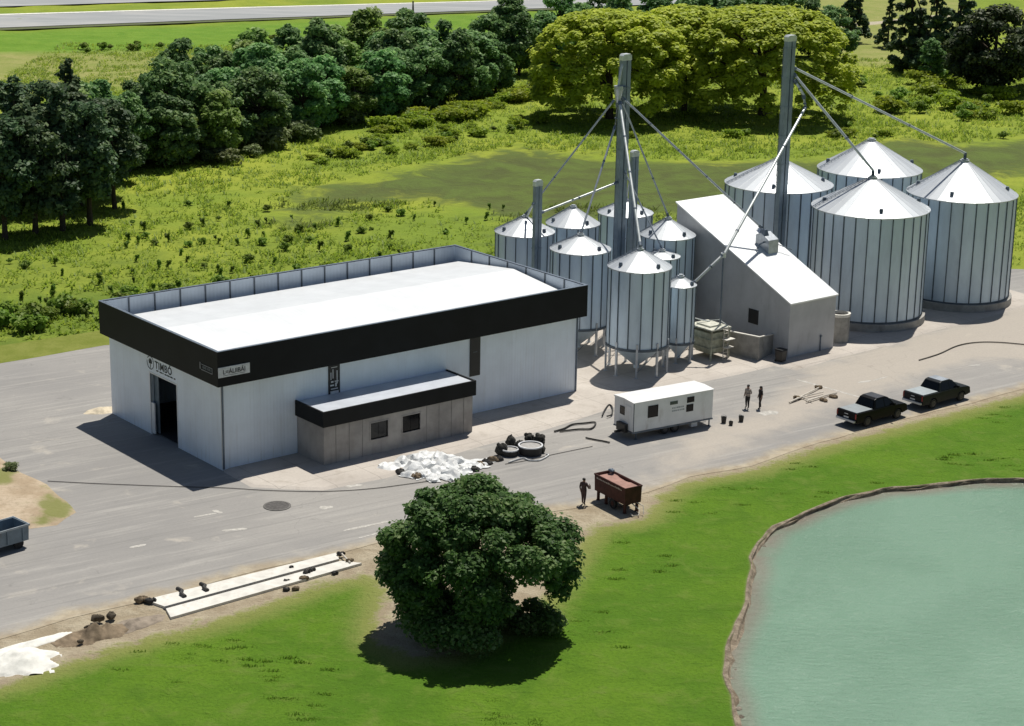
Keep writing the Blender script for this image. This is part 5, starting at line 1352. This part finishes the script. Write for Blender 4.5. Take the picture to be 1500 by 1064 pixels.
for i, (u, v, s_) in enumerate(blk):
    p = ground(u, v); r = random.Random(900+i); b = MB(); b.blob((0, 0, s_*.3), (s_*.55, s_*.45, s_*.4), r, .28, 0, 9, 6); b.blob((s_*.5, s_*.2, s_*.3), (s_*.4, s_*.35, s_*.35), r, .3, 0, 7, 5)
    o = b.build('clod', M['soil'] if i % 3 == 0 else M['ground_tube'], None, smooth=35); o.location = (*p, .12 if v < 850 and i not in (0, 1, 10) else .02); tag(o, 'dark clod of earth lying on or beside the long white slabs', 'clod', 'dark clods on the white slabs')
for (a, c_, lb) in (((260, 867), (271, 879), 'dark bent strap lying over the road-side slab, the one nearer the dirt heap'), ((294, 860), (304, 870), 'dark bent strap lying over the road-side slab, the one nearer the middle')):
    A = Vector((*ground(*a), .18)); B = Vector((*ground(*c_), .18)); b = MB(); b.tube([A, A.lerp(B, .35)+Vector((.12, .0, .05)), A.lerp(B, .7)+Vector((-.1, 0, .06)), B], [.12, .10, .10, .13], 7); o = b.build('strap', M['ground_tube'], None, smooth=50); tag(o, lb, 'strap')
p0 = ground(499, 815.5); p1 = ground(513, 829); b = MB(); b.tube([(*p0, .25), (*p1, .2)], .05, 7); o = b.build('rod', M['pole'], None); tag(o, 'pale rod lying across the near end of the two white slabs beside the tree', 'rod')

# ---- heaps
def heap(name, uv, rx, ry, hh, mat, seed, label, cat, rz=0.0, rough=.35, n=34, group=None):
    p = ground(*uv); vs = []; fs = []; m = n; G_ = [(i/(n-1)*2-1, j/(m-1)*2-1) for j in range(m) for i in range(n)]
    Pn = np.array(G_)*np.array([rx, ry]); a1 = vnoise(Pn, .9, seed); a2 = vnoise(Pn, .35, seed+3)
    for i, (x, y) in enumerate(G_):
        rr = sqrt(x*x+y*y)*(1.08+.26*a1[i]+.10*a2[i]); e_ = max(0, 1-rr)
        vs.append((x*rx, y*ry, hh*(e_**.75)*(.8+rough*1.2*a1[i]+rough*.9*a2[i]) - (.06 if rr >= 1 else 0)))
    b = MB(); b.add(vs, [(j*n+i, j*n+i+1, (j+1)*n+i+1, (j+1)*n+i) for j in range(m-1) for i in range(n-1)])
    o = b.build(name, mat, None, smooth=60); o.location = (*p, .0); o.rotation_euler = (0, 0, rz); return tag(o, label, cat, group)
heap('lime_heap', (22, 972), 2.3, 1.6, .8, M['lime'], 5, 'white lime heap on the grass verge at the corner by the road', 'heap', .3, .22)
heap('lime_heap', (46, 944), 2.8, .5, .18, M['lime'], 15, 'low white ridge of lime spilt along the road beside the big white heap', 'heap', .72, .3)
heap('soil_heap', (140, 930), 2.3, 1.0, .42, M['soil'], 25, 'rough brown soil heap beside the end of the white slabs', 'heap', .65, .7)
heap('soil_heap', (196, 915), 1.9, .8, .26, simple('grey_soil', (.25, .21, .165), .95, 0, .3, 2, .6, .1), 35, 'low greyish soil bank between the brown heap and the white slabs', 'heap', .7, .6)
heap('sand_heap', (148, 602), 1.4, .9, .20, simple('pale_sand', (.52, .45, .33), .95, 0, .2, 3, .5), 45, 'small heap of pale sand against the far corner of the warehouse', 'heap', ANG, .5)
for i, (u, v, s_) in enumerate([(143, 913, .4), (163, 909, .38), (130, 925, .26), (118, 945, .2)]):
    p = ground(u, v); r = random.Random(950+i); b = MB(); b.blob((0, 0, s_*.4), (s_*.8, s_*.65, s_*.5), r, .3, 0, 9, 6)
    o = b.build('clod', simple('dark_clod', (.085, .068, .045), .95, 0, .4, 5, .5), None, smooth=35); o.location = (*p, .12); tag(o, 'dark clod of earth lying on the brown soil heap by the slabs', 'clod', 'dark clods on the soil heap')

# ---- boulders and roots along the pond's edge
r = random.Random(77); protos = []
for q in range(4):
    b = MB(); b.blob((0, 0, .05), (.26, .2, .16), r, .3, 0, 9, 6); o = b.build('pond_stone', simple('bank_stone', (.20, .17, .13) if q % 2 else (.30, .265, .21), .95, 0, .3, 5, .4), None, smooth=30); protos.append(o)
cnt = 0; used_p = set()
for i in range(0, len(PW)):
    x, y = PW[i]
    if not (8 < x < 36 and 82 < y < 125): continue
    for q in range(r.choice((0, 0, 1, 1, 2)) if (x < 16 or r.random() < .35) else 0):
        k_ = r.randrange(4); o = protos[k_]
        if k_ in used_p: o = o.copy(); COL.objects.link(o)
        used_p.add(k_)
        off = r.uniform(.05, .55); tx = PW[i]+nrm[i]*off
        o.location = (tx[0]+r.uniform(-.3, .3), tx[1]+r.uniform(-.2, .2), -.36+.25*max(0, .3-off)); o.rotation_euler = (r.uniform(-.4, .4), r.uniform(-.4, .4), r.uniform(0, 6)); s_ = r.uniform(.25, .75)*(1.15 if x < 15 else .7); o.scale = (s_, s_, s_)
        tag(o, 'brown stone lying at the water\'s edge along the pond bank', 'stone', 'stones along the pond bank'); cnt += 1
# far marker post by the runway
p = ground(605, 22); mp = empty('marker_post', (*p, .1), 0, 'lone dark post standing beside the runway beyond the wood', 'post')
b = MB(); b.tube([(0, 0, 0), (0, 0, 2.4)], [.22, .12], 8); b.build('shaft', M['ground_tube'], mp)
b = MB(); b.box((0, 0, .12), (.6, .6, .24), 0, 0, (.6, .6)); b.box((0, 0, 2.3), (.3, .3, .35)); b.build('base', M['ground_tube'], mp)
# ================================================================== VEGETATION
M['leaf_big'] = leaf_mat('leaf_big', (0.0498, 0.0996, 0.0272), (0.1086, 0.1989, 0.0498), (0.2990, 0.3812, 0.1569), 0.48, 0.0)
M['leaf_wood'] = leaf_mat('leaf_wood', (0.0818, 0.1706, 0.0633), (0.1702, 0.3150, 0.1021), (0.3744, 0.5418, 0.1945), 0.44, 0.25)
M['leaf_wood_light'] = leaf_mat('leaf_wood_light', (0.1114, 0.1893, 0.0401), (0.2116, 0.3230, 0.0668), (0.3787, 0.4678, 0.1671), 0.44, 0.2)
M['leaf_pine'] = leaf_mat('leaf_pine', (0.0409, 0.0810, 0.0386), (0.0872, 0.1446, 0.0627), (0.1908, 0.2546, 0.1060), 0.36, 0.22)
M['leaf_gold'] = leaf_mat('leaf_gold', (0.2808, 0.3564, 0.0378), (0.5076, 0.5940, 0.0594), (0.7128, 0.7560, 0.0972), .5, .04, 0.0)
M['leaf_shrub'] = leaf_mat('leaf_shrub', (0.1165, 0.1941, 0.0271), (0.1941, 0.3008, 0.0389), (0.3105, 0.4076, 0.0680), 0.52, 0.25)
M['leaf_pale'] = leaf_mat('leaf_pale', (0.1260, 0.1680, 0.0672), (0.2184, 0.2688, 0.1092), (0.3528, 0.3864, 0.2016), 0.48, 0.15)
M['leaf_lime'] = leaf_mat('leaf_lime', (0.2063, 0.2888, 0.0231), (0.3217, 0.4125, 0.0330), (0.4455, 0.5115, 0.0578), 0.55, 0.1)

def leaf_arrays(rs, blobs, n, size, inner=0.25, up=0.25, asp=1.5, rnd=0.45):
    """leaf-sized quads spread over and through a set of ellipsoid clumps"""
    B = np.array(blobs, float); wts = (B[:, 3]*B[:, 4])**1.0; wts /= wts.sum()
    ci = rs.choice(len(B), n, p=wts); C = B[ci]
    d = rs.normal(size=(n, 3)); d /= np.linalg.norm(d, axis=1)[:, None]
    flip = (d[:, 2] < -0.25) & (rs.rand(n) < .65); d[flip, 2] *= -1
    rad = np.where(rs.rand(n) < inner, rs.uniform(.25, .8, n), 1-.34*rs.rand(n)**1.3+rs.normal(0, .09, n))
    pos = C[:, :3] + d*rad[:, None]*C[:, 3:6]
    nn = d*.6 + rs.normal(size=(n, 3))*rnd + np.array([0, 0, up+.35]); nn /= np.linalg.norm(nn, axis=1)[:, None]
    a = np.cross(nn, rs.normal(size=(n, 3))); a /= np.linalg.norm(a, axis=1)[:, None]; bb = np.cross(nn, a)
    s = size*rs.uniform(.55, 1.35, n)[:, None]
    v = np.stack([pos-a*s*asp/2, pos+bb*s*.5, pos+a*s*asp/2, pos-bb*s*.5], 1).reshape(-1, 3)
    clump_t = rs.rand(len(B))
    tint = np.clip(.35*clump_t[ci]+.65*rs.rand(n), 0, 1)
    return v, tint
def leaf_obj(name, v, tint, mat, parent=None):
    n = len(tint); me = bpy.data.meshes.new(name)
    me.vertices.add(4*n); me.vertices.foreach_set('co', v.astype(np.float32).ravel())
    me.loops.add(4*n); me.loops.foreach_set('vertex_index', np.arange(4*n, dtype=np.int32))
    me.polygons.add(n); me.polygons.foreach_set('loop_start', np.arange(0, 4*n, 4, dtype=np.int32))
    try: me.polygons.foreach_set('loop_total', np.full(n, 4, np.int32))
    except Exception: pass
    at = me.attributes.new('tint', 'FLOAT', 'FACE'); at.data.foreach_set('value', tint.astype(np.float32))
    me.materials.append(mat); me.update(); me.validate()
    o = bpy.data.objects.new(name, me); COL.objects.link(o)
    if parent is not None: o.parent = parent
    return o
def trunk_obj(parent, rng, h, r, blobs, mat, nb=8, name='trunk'):
    b = MB(); pts = []; x = y = 0
    for i in range(6):
        f = i/5; pts.append((x, y, -.1+h*f)); x += rng.uniform(-.04, .04)*h*.25; y += rng.uniform(-.04, .04)*h*.25
    b.tube(pts, [r*1.35, r, r*.85, r*.7, r*.55, r*.3], 8)
    bl = sorted(blobs, key=lambda q: -q[3])[:nb*2]; rng.shuffle(bl)
    for q in bl[:nb]:
        i = rng.randrange(2, 5); p0 = Vector(pts[i]); p1 = Vector(q[:3]); md = p0.lerp(p1, .5)+Vector((0, 0, .1*(p1-p0).length))
        b.tube([p0, md, p1], [r*.5, r*.32, r*.12], 6)
    return b.build(name, mat, parent, smooth=60)

def dome_blobs(rng, R, z0, z1, n, r0, r1, low=.25, flat=1.0, asym=.15):
    """clump centres through a rounded, uneven crown"""
    out = []; zc = z0+(z1-z0)*low; rz_up = z1-zc; rz_dn = zc-z0
    for i in range(n):
        while True:
            p = Vector((rng.uniform(-1, 1), rng.uniform(-1, 1), rng.uniform(-1, 1)))
            if p.length < 1: break
        p = p.normalized()*(p.length**.35)
        rr = rng.uniform(r0, r1); k_ = 1+asym*sin(3*atan2(p.y, p.x)+R)
        sc = max(.1, 1-rr/R)
        out.append((p.x*R*k_*sc, p.y*R*k_*sc, zc+(p.z*(rz_up if p.z > 0 else rz_dn))*max(.3, 1-rr/(z1-z0)), rr, rr*rng.uniform(.85, 1.15), rr*rng.uniform(.62, .85)*flat))
    return out

# ---- the broad tree on the lawn
rng = random.Random(12); rs = np.random.RandomState(12)
tx, ty = ground(697, 925)
bt = empty('broadleaf_tree', (tx, ty, 0), .4, 'big rounded dark green tree standing alone on the lawn in front of the yard', 'tree')
bl = dome_blobs(rng, 5.2, .9, 8.25, 190, .4, 1.1, .42, 1.0, .10)
keep = []
for q in bl:
    # two gaps where bare earth shows through, as in the crown itself
    wx = cos(.4)*q[0]-sin(.4)*q[1]; wy = sin(.4)*q[0]+cos(.4)*q[1]
    if q[2] < 4.2 and 1.5 < wx < 3.9 and wy < 3.5: continue
    if 1.9 < q[2] < 4.0 and -2.0 < wx < -.4 and wy < 3.2: continue
    keep.append(q)
for a, zz, rr in ((3.6, 1.3, 1.35), (4.1, 1.1, 1.3), (4.5, 1.4, 1.3), (3.2, 1.2, 1.1), (4.8, 1.0, 1.1)): keep.append((3.1*cos(a-.4), 3.1*sin(a-.4), zz, rr, rr, rr*.8))
for wx, wy, zz, rr in ((4.5, .3, 4.0, 1.0), (4.7, 0, 3.1, .75), (4.2, -.3, 2.4, .7), (4.3, .9, 5.0, 1.1)):
    keep.append((cos(.4)*wx+sin(.4)*wy, -sin(.4)*wx+cos(.4)*wy, zz, rr, rr, rr*.9))
for _ in range(34):
    a = rng.uniform(0, 6.28); zz = rng.uniform(1.6, 6.2); rr = 5.35*sqrt(max(0, 1-((zz-4.0)/4.9)**2))*rng.uniform(.72, .88); q = rng.uniform(.3, .55); keep.append((rr*cos(a), rr*sin(a), zz, q, q, q*.8))
def gap(q):
    wx = cos(.4)*q[0]-sin(.4)*q[1]; wy = sin(.4)*q[0]+cos(.4)*q[1]
    return (q[2] < 4.0 and 1.5 < wx < 3.8 and wy < 3.5) or (1.9 < q[2] < 4.0 and -2.0 < wx < -.4 and wy < 3.2)
keep = [q for q in keep if q[2] < 1.6 or not gap(q)]
v, t = leaf_arrays(rs, keep, 92000, .165, .22, .3, 1.5); leaf_obj('crown', v, t, M['leaf_big'], bt)
trunk_obj(bt, rng, 5.6, .34, keep, M['bark'], 16)
# undergrowth at its foot
ux, uy = ground(765, 918)
ub = empty('shrub', (ux, uy, 0), 0, 'dark low shrub growing in the shade at the foot of the big lawn tree', 'shrub')
kb = [(rng.uniform(-1.6, 1.6), rng.uniform(-.8, .8), rng.uniform(.4, .9), .8, .8, .6) for _ in range(12)]
v, t = leaf_arrays(rs, kb, 7000, .16, .2); leaf_obj('foliage', v, t, M['leaf_big'], ub); trunk_obj(ub, rng, .8, .05, kb, M['bark'], 5, 'stem')

# ---- prototypes for the wood
def proto_tree(name, seed, R, h, z0, nb, r0, r1, nl, ls, leaf, bark, rt, kind='dome', low=.4):
    rng = random.Random(seed); rs = np.random.RandomState(seed)
    o = empty(name, (0, 0, 0))
    if kind == 'dome': bl = dome_blobs(rng, R, z0, h, nb, r0, r1, low)
    elif kind == 'umbrella':
        bl = []
        while len(bl) < nb:
            x, y = rng.uniform(-1, 1), rng.uniform(-1, 1); q = hypot(x, y)
            if q > 1: continue
            top = z0+(h-z0)*sqrt(max(0, 1-q**3.4)); rr = rng.uniform(r0, r1)*(1-.25*q)
            z = top-rr*.5 if rng.random() < .75 else rng.uniform(z0, max(z0+.1, top-rr))
            bl.append((x*(R-rr*.4), y*(R-rr*.4)*1.0, max(z, z0-1.8*(q > .8)), rr, rr, rr*.72))
        for q in range(110):
            a = rng.uniform(0, 6.28); rr = rng.uniform(r0, r1)*.85; bl.append(((R-rr*.5)*cos(a)*(.92+.08*sin(3*a)), (R-rr*.5)*sin(a), z0+rng.uniform(-3.6, 2.6), rr, rr, rr*.8))
    else:   # conifer: whorls of drooping boughs
        bl = []
        L_ = 24
        for j in range(L_):
            f = j/(L_-1); z = z0+(h-z0)*f; rad = R*(1-f)**.75*rng.uniform(.8, 1.1)+.35
            for q in range(max(2, int(nb/L_*(1.2-f*.8)))):
                a = rng.uniform(0, 6.28); u = rng.uniform(.25, .95); rr = rng.uniform(r0, r1)*(1-.45*f)
                bl.append((rad*u*cos(a), rad*u*sin(a), z-.3*u*rad*.5+rng.uniform(-.6, .6), rr, rr, rr*.8))
    v, t = leaf_arrays(rs, bl, nl, ls, .22 if kind != 'umbrella' else .1, .25 if kind != 'umbrella' else .5, 1.5, .45 if kind != 'umbrella' else .22); leaf_obj('crown', v, t, leaf, o)
    trunk_obj(o, rng, h*(.72 if kind != 'cone' else .95), rt, bl, bark, 9 if kind != 'umbrella' else 16)
    return o
BP = []
for i, (R, h, leaf) in enumerate([(4.3, 10.4, 'leaf_wood'), (3.6, 11.0, 'leaf_wood'), (4.8, 9.6, 'leaf_wood'), (4.0, 10.0, 'leaf_wood_light'), (3.4, 9.0, 'leaf_wood')]):
    BP.append(proto_tree('broadleaf_tree', 200+i, R, h, .3, 58, .7, 1.4, 9500, .38, M[leaf], M['bark_grey' if i in (1, 3) else 'bark'], .22))
PP = [proto_tree('pine_tree', 300+i, R, h, 2.4, 66, .7, 1.3, 8000, .36, M['leaf_pine'], M['bark'], .26, 'cone' if i == 1 else 'dome', .42) for i, (R, h) in enumerate([(3.6, 13.0), (3.2, 14.0), (4.0, 12.2)])]
used = {}
def place(proto, x, y, s, rz, label, cat, group=None, sz=None, z=0.0):
    k_ = proto.name
    if k_ in used: o = copy_tree(proto)
    else: o = proto; used[k_] = 1
    o.location = (x, y, z); o.rotation_euler = (0, 0, rz); o.scale = (s, s, sz or s)
    return tag(o, label, cat, group)
# front edge of the wood, traced on the ground, and rows behind it
edge = [ground(u, v) for u, v in ((185, 268), (215, 258), (255, 250), (300, 245), (345, 232), (390, 215), (440, 202), (500, 192), (560, 180), (620, 168), (680, 156), (740, 146), (790, 140))]
E_ = np.array(edge); seg = np.r_[0, np.cumsum(np.hypot(*np.diff(E_, axis=0).T))]
def along(d_): i = min(np.searchsorted(seg, d_, 'right')-1, len(E_)-2); f = (d_-seg[i])/(seg[i+1]-seg[i]); return E_[i]+(E_[i+1]-E_[i])*f, (E_[i+1]-E_[i])/(seg[i+1]-seg[i])
rng = random.Random(31); rows = [(2.5, 4.7, 'in the front row of the wood by the meadow'), (9, 5.4, 'in the second row of the wood'), (17, 6.2, 'deep in the wood, only its top showing'), (26, 7.2, 'on the runway side of the wood')]
nt_ = 0
for row, (off, stp, where) in enumerate(rows):
    d_ = rng.uniform(0, 2)
    while d_ < seg[-1]:
        p, t_ = along(d_); nn = np.array([-t_[1], t_[0]])
        q = p+nn*(off+rng.uniform(-1.6, 1.6)); k_ = rng.choice([0, 1, 2, 4, 0, 3, 3]); s = rng.uniform(.82, 1.12)*(.94 if row == 0 else 1)
        frac = d_/seg[-1]
        if (row == 3 and frac < .42) or (row == 2 and frac < .12): d_ += stp; continue
        if row >= 2 and frac < .4: s *= .8
        word = ('pale olive' if k_ == 3 else 'dark green')
        sec = 'pine end' if frac < .34 else ('middle stretch' if frac < .67 else 'golden tree end')
        place(BP[k_], q[0], q[1], s, rng.uniform(0, 6.28), f'{word} tree {where}, {sec}', 'tree', 'trees of the wood behind the meadow', s*rng.uniform(.88, 1.08)); nt_ += 1
        d_ += stp*rng.uniform(.8, 1.2)
# the wood goes on behind the golden trees
for i, (u, v, s) in enumerate([(800, 108, 1.0), (850, 95, 1.05), (905, 88, 1.0), (960, 84, 1.05), (1015, 80, 1.0), (1070, 78, 1.05), (1130, 78, 1.0), (1185, 84, 1.0), (820, 70, .95), (890, 62, .95), (960, 60, .95), (1040, 58, .95), (1110, 58, 1.0), (1170, 60, 1.0), (745, 90, 1.0), (760, 112, 1.0), (715, 110, .95), (1215, 88, 1.0)]):
    x, y = ground(u, v); place(BP[[0, 2, 1, 4][i % 4]], x, y, s, rng.uniform(0, 6.28), 'dark green tree standing close behind the golden umbrella trees', 'tree', 'trees of the wood behind the meadow', s*rng.uniform(.9, 1.1))
for i, (u, v, s) in enumerate([(188, 238, .8), (212, 226, .85), (172, 222, .7), (236, 212, .85), (268, 206, .85), (205, 205, .7), (300, 202, .9), (150, 216, .65), (250, 240, .8)]):
    x, y = ground(u, v); place(BP[[0, 4, 2, 3, 1][i % 5]], x, y, s, rng.uniform(0, 6.28), 'green tree closing the wood where it meets the pine clump', 'tree', 'trees of the wood behind the meadow', s*.95)
# pines at the meadow's west corner
for i, (u, v, k_, s) in enumerate([(8, 352, 0, 1.0), (52, 343, 2, 1.0), (92, 338, 1, 1.02), (132, 330, 0, .98), (168, 306, 2, .86), (-30, 345, 1, 1.05), (30, 312, 1, 1.0), (78, 306, 0, 1.02), (120, 302, 2, 1.0), (160, 288, 0, .85), (0, 290, 2, 1.0), (50, 280, 0, .95), (105, 276, 1, .9), (-60, 310, 0, 1.05), (150, 270, 2, .8)]):
    x, y = ground(u, v); fr = i < 6
    place(PP[k_], x, y, s*.97, rng.uniform(0, 6.28), ('dark pine with bare lower trunk at the front of the shaded pine clump' if fr else 'dark pine at the back of the shaded pine clump by the meadow'), 'pine tree', 'pines at the west corner of the meadow', s*rng.uniform(.92, 1.06))
# golden umbrella trees
g1 = proto_tree('umbrella_tree', 401, 10.4, 14.0, 6.0, 260, .9, 1.6, 46000, .40, M['leaf_gold'], M['bark'], .45, 'umbrella')
x, y = ground(893, 176); place(g1, x, y+1, 1.0, .3, 'broad golden-green umbrella tree standing behind the tall hopper-silo elevator', 'tree', None, 1.0)
g2 = proto_tree('umbrella_tree', 402, 12.0, 14.3, 5.8, 300, .9, 1.7, 54000, .40, M['leaf_gold'], M['bark'], .5, 'umbrella')
x, y = ground(1118, 172); place(g2, x, y+1, 1.0, 1.3, 'broad golden-green umbrella tree standing behind the twin-leg elevator', 'tree', None, 1.0)
g3 = proto_tree('umbrella_tree', 403, 8.4, 14.0, 6.0, 130, .9, 1.6, 24000, .40, M['leaf_gold'], M['bark'], .35, 'umbrella')
x, y = ground(1003, 165); place(g3, x, y+1, 1.0, 2.3, 'smaller golden-green tree filling the gap between the two broad umbrella trees', 'tree', None, 1.0)
# east side
c1 = proto_tree('conifer_tree', 501, 4.2, 17.5, 1.5, 90, .7, 1.3, 12000, .42, M['leaf_pine'], M['bark'], .3, 'cone')
for u, v, s, lb in ((1330, 104, 1.0, 'tall dark conifer beside the gap with the pale track'), (1366, 108, .95, 'tall dark conifer between its taller neighbour and the big round dark tree'), (1245, 62, .8, 'dark slim conifer on the golden trees\' side of the gap with the pale track'), (1402, 96, .95, 'dark conifer whose top stands behind the big round dark tree'), (1300, 70, .55, 'small far conifer at the end of the pale track')):
    x, y = ground(u, v); place(c1, x, y, s*.95, rng.uniform(0, 6.28), lb, 'conifer')
r1 = proto_tree('broadleaf_tree', 502, 7.2, 13.2, .8, 95, 1.0, 1.9, 20000, .42, leaf_mat('leaf_round', (0.0302, 0.0491, 0.0227), (0.0680, 0.0983, 0.0378), (0.1607, 0.1890, 0.0851), 0.38, .1), M['bark'], .4)
x, y = ground(1452, 136); place(r1, x, y, 1.0, .5, 'big round dark tree standing whole beyond the large silos and the bush belt', 'tree')
x, y = ground(1540, 128); place(r1, x, y, .95, 2.5, 'big round dark tree next to its whole twin, cut off by the picture edge', 'tree')
x, y = ground(1362, 122); place(BP[1], x, y, .62, 2.5, 'small grey-green tree in front of the tall conifers', 'tree')

# ---- shrubs: three kinds, many places
def proto_shrub(name, seed, R, h, nb, nl, ls, leaf):
    rng = random.Random(seed); rs = np.random.RandomState(seed); o = empty(name, (0, 0, 0))
    bl = [(rng.uniform(-1, 1)*R*.6, rng.uniform(-1, 1)*R*.6, rng.uniform(.3, .8)*h, R*rng.uniform(.35, .6), R*rng.uniform(.35, .6), h*rng.uniform(.22, .34)) for _ in range(nb)]
    v, t = leaf_arrays(rs, bl, nl, ls, .2); v[:, 2] = np.maximum(v[:, 2], .02); leaf_obj('foliage', v, t, leaf, o)
    trunk_obj(o, rng, h*.6, .05, bl, M['bark'], 4, 'stem'); return o
SH = [proto_shrub('shrub', 601, .85, 1.0, 9, 520, .20, M['leaf_shrub']), proto_shrub('shrub', 602, .45, 1.25, 7, 360, .18, M['leaf_shrub']), proto_shrub('shrub', 603, 1.9, 2.0, 14, 1300, .28, M['leaf_pale']), proto_shrub('shrub', 604, 1.5, 1.25, 12, 900, .25, M['leaf_lime'])]
rng = random.Random(91)
def shrub(k_, u, v, s, label, group=None):
    x, y = ground(u, v); place(SH[k_], x, y, s, rng.uniform(0, 6.28), label, 'shrub', group)
for u, v, s, lb in ((332, 240, .85, 'greyish round shrub at the wood\'s edge with a narrower twin beside it'), (310, 237, .7, 'narrow greyish shrub at the wood\'s edge, pine side of its twin'), (398, 218, 1.2, 'large pale shrub where the wood\'s edge bends'), (440, 205, 1.15, 'pale bushy shrub next to the large one at the bend of the wood\'s edge'), (372, 228, .6, 'small pale shrub before the large one at the bend of the wood\'s edge'), (520, 182, .9, 'thin pale shrub under a grey bare branch at the wood\'s edge'), (16, 690, .26, 'dry brown shrub on the sandy island beside the road')):
    shrub(2, u, v, s, lb)
for i in range(26):
    f = i/25; u = 560+230*f+rng.uniform(-14, 14); v = 188-50*f+rng.uniform(-3, 12)
    shrub(3, u, v, rng.uniform(.75, 1.5), 'lime green bush in the belt under the wood towards the golden trees', 'lime green bushes under the wood')
for i in range(34):
    u = rng.uniform(440, 800); v = 240-(u-440)*.16+rng.uniform(-14, 6)
    shrub(rng.choice((0, 3, 3)), u, v, rng.uniform(.5, 1.05), 'low green bush on the yellow meadow in front of the wood', 'low bushes on the far meadow')
for i in range(44):
    u = rng.uniform(1245, 1500); v = 96+rng.uniform(0, 70)+(u-1245)*.06
    shrub(rng.choice((0, 3, 3, 0)), u, v, rng.uniform(.7, 1.7), 'green bush in the rough belt below the conifers and the round dark tree', 'bushes below the conifers')
for i in range(12):
    u = rng.uniform(860, 1480); v = rng.uniform(186, 206); shrub(rng.choice((0, 3)), u, v, rng.uniform(.5, .9), 'low green bush on the meadow strip behind the silos', 'bushes on the meadow behind the silos')
n_ = 0
while n_ < 110:
    u = rng.uniform(-5, 760); v = rng.uniform(290, 500)
    top_ = 300 if u > 180 else 380
    if v < top_ or v > 505-u*.19-6: continue
    if inside([ground(u, v)], wet_px)[0] and rng.random() < .55: continue
    k_ = rng.choice((1, 1, 0)); s = rng.uniform(.35, .75)
    x, y = ground(u, v)
    if sdf(np.array([[x, y]]), mown)[0] > -1 or sdf(np.array([[x, y]]), road_poly)[0] > -2: continue
    place(SH[k_], x, y, s, rng.uniform(0, 6.28), ('slim upright dark weed bush on the meadow behind the warehouse' if k_ == 1 else 'round dark weed bush on the meadow behind the warehouse'), 'shrub', 'weed bushes on the near meadow'); n_ += 1
for i in range(26):   # thicker growth along the verge
    u = rng.uniform(0, 330); v = 496-u*.16-rng.uniform(2, 26); shrub(0, u, v, rng.uniform(.9, 1.6), 'bushy green clump along the mown verge behind the warehouse', 'bushes along the mown verge')
for i in range(12):
    u = rng.uniform(0, 420); v = 84-u*.06+rng.uniform(-12, 8); shrub(0, u, v, rng.uniform(.6, 1.2), 'bush on the rough ground between the wood and the runway', 'bushes towards the runway')

# ---- grass: tall tufts over the meadow, fine fringe on verges
def tufts(name, pts, h0, h1, wdt, mat, seed, blades=3, spread=.26):
    rs = np.random.RandomState(seed); n = len(pts)*blades; P = np.repeat(np.asarray(pts), blades, 0)+rs.normal(0, 1, (n, 2))*spread
    a = rs.uniform(0, 2*pi, n); h = rs.uniform(h0, h1, n); lean = np.c_[-np.sin(a), np.cos(a)]*(h*rs.uniform(.7, 1.9, n)*rs.choice([-1, 1], n))[:, None]; w_ = wdt*rs.uniform(.6, 1.4, n)
    dx, dy = np.cos(a)*w_, np.sin(a)*w_; z0 = np.full(n, -.06)
    v = np.stack([np.c_[P[:, 0]-dx, P[:, 1]-dy, z0], np.c_[P[:, 0]+dx, P[:, 1]+dy, z0], np.c_[P[:, 0]+dx*.6+lean[:, 0], P[:, 1]+dy*.6+lean[:, 1], h], np.c_[P[:, 0]-dx*.6+lean[:, 0], P[:, 1]-dy*.6+lean[:, 1], h]], 1).reshape(-1, 3)
    o = leaf_obj(name, v, rs.rand(n), mat); o['kind'] = 'stuff'; return tag(o, None, 'grass')
M['grass_tall'] = leaf_mat('grass_tall', (0.1720, 0.2705, 0.0299), (0.2530, 0.3606, 0.0391), (0.3643, 0.4508, 0.0575), .5, 0)
M['grass_wet'] = leaf_mat('grass_wet', (0.1020, 0.1380, 0.0264), (0.1380, 0.1980, 0.0312), (0.1920, 0.2400, 0.0420), 0.55, 0)
M['grass_short'] = leaf_mat('grass_short', (0.1020, 0.1980, 0.0168), (0.1440, 0.2580, 0.0192), (0.2280, 0.3000, 0.0480), 0.55, 0)
rs = np.random.RandomState(5)
Q = np.c_[rs.uniform(-75, 95, 150000), rs.uniform(140, 330, 150000)]
dens = .55+.45*vnoise(Q, 9, 91)+.35*vnoise(Q, 3, 92); wv = sdf(Q, wet_px)
ok = (rs.rand(len(Q)) < np.clip(dens, .08, 1)*.5) & (sdf(Q, road_poly) < -1.5) & (sdf(Q, mown) < -.4) & ~inside(Q, lawn_poly)
inw = wv > -1.5
o = tufts('meadow_grass', Q[ok & ~inw], .10, .36, .065, M['grass_tall'], 6, 6); o['label'] = 'tall yellow-green grass covering the rough meadow behind the silos'
w_ok = ok & (wv > -3) & (vnoise(Q, 6, 93) > .0) & (Q[:, 1] < 205)
o = tufts('marsh_grass', Q[w_ok], .14, .40, .06, M['grass_wet'], 7, 5); o['label'] = 'darker sparse grass in the brown wet part of the meadow'

# low clumps standing proud of the cut lawn
rs = np.random.RandomState(15)
C_ = np.c_[rs.uniform(-32, 44, 1500), rs.uniform(80, 140, 1500)]
C_ = C_[(sdf(C_, green_px) > 1.0) & (seg_dist(C_, pond) > 1.0) & ~inside(C_, pond) & (vnoise(C_, 5, 17) > .05)]
Q = np.repeat(C_, 55, 0) + rs.normal(0, 1, (len(C_)*55, 2))*np.array([.26, .06])
o = tufts('lawn_grass', Q, .03, .08, .022, M['grass_short'], 9, 1, 0.0); o['label'] = 'low uncut grass clumps dotted over the green lawn'
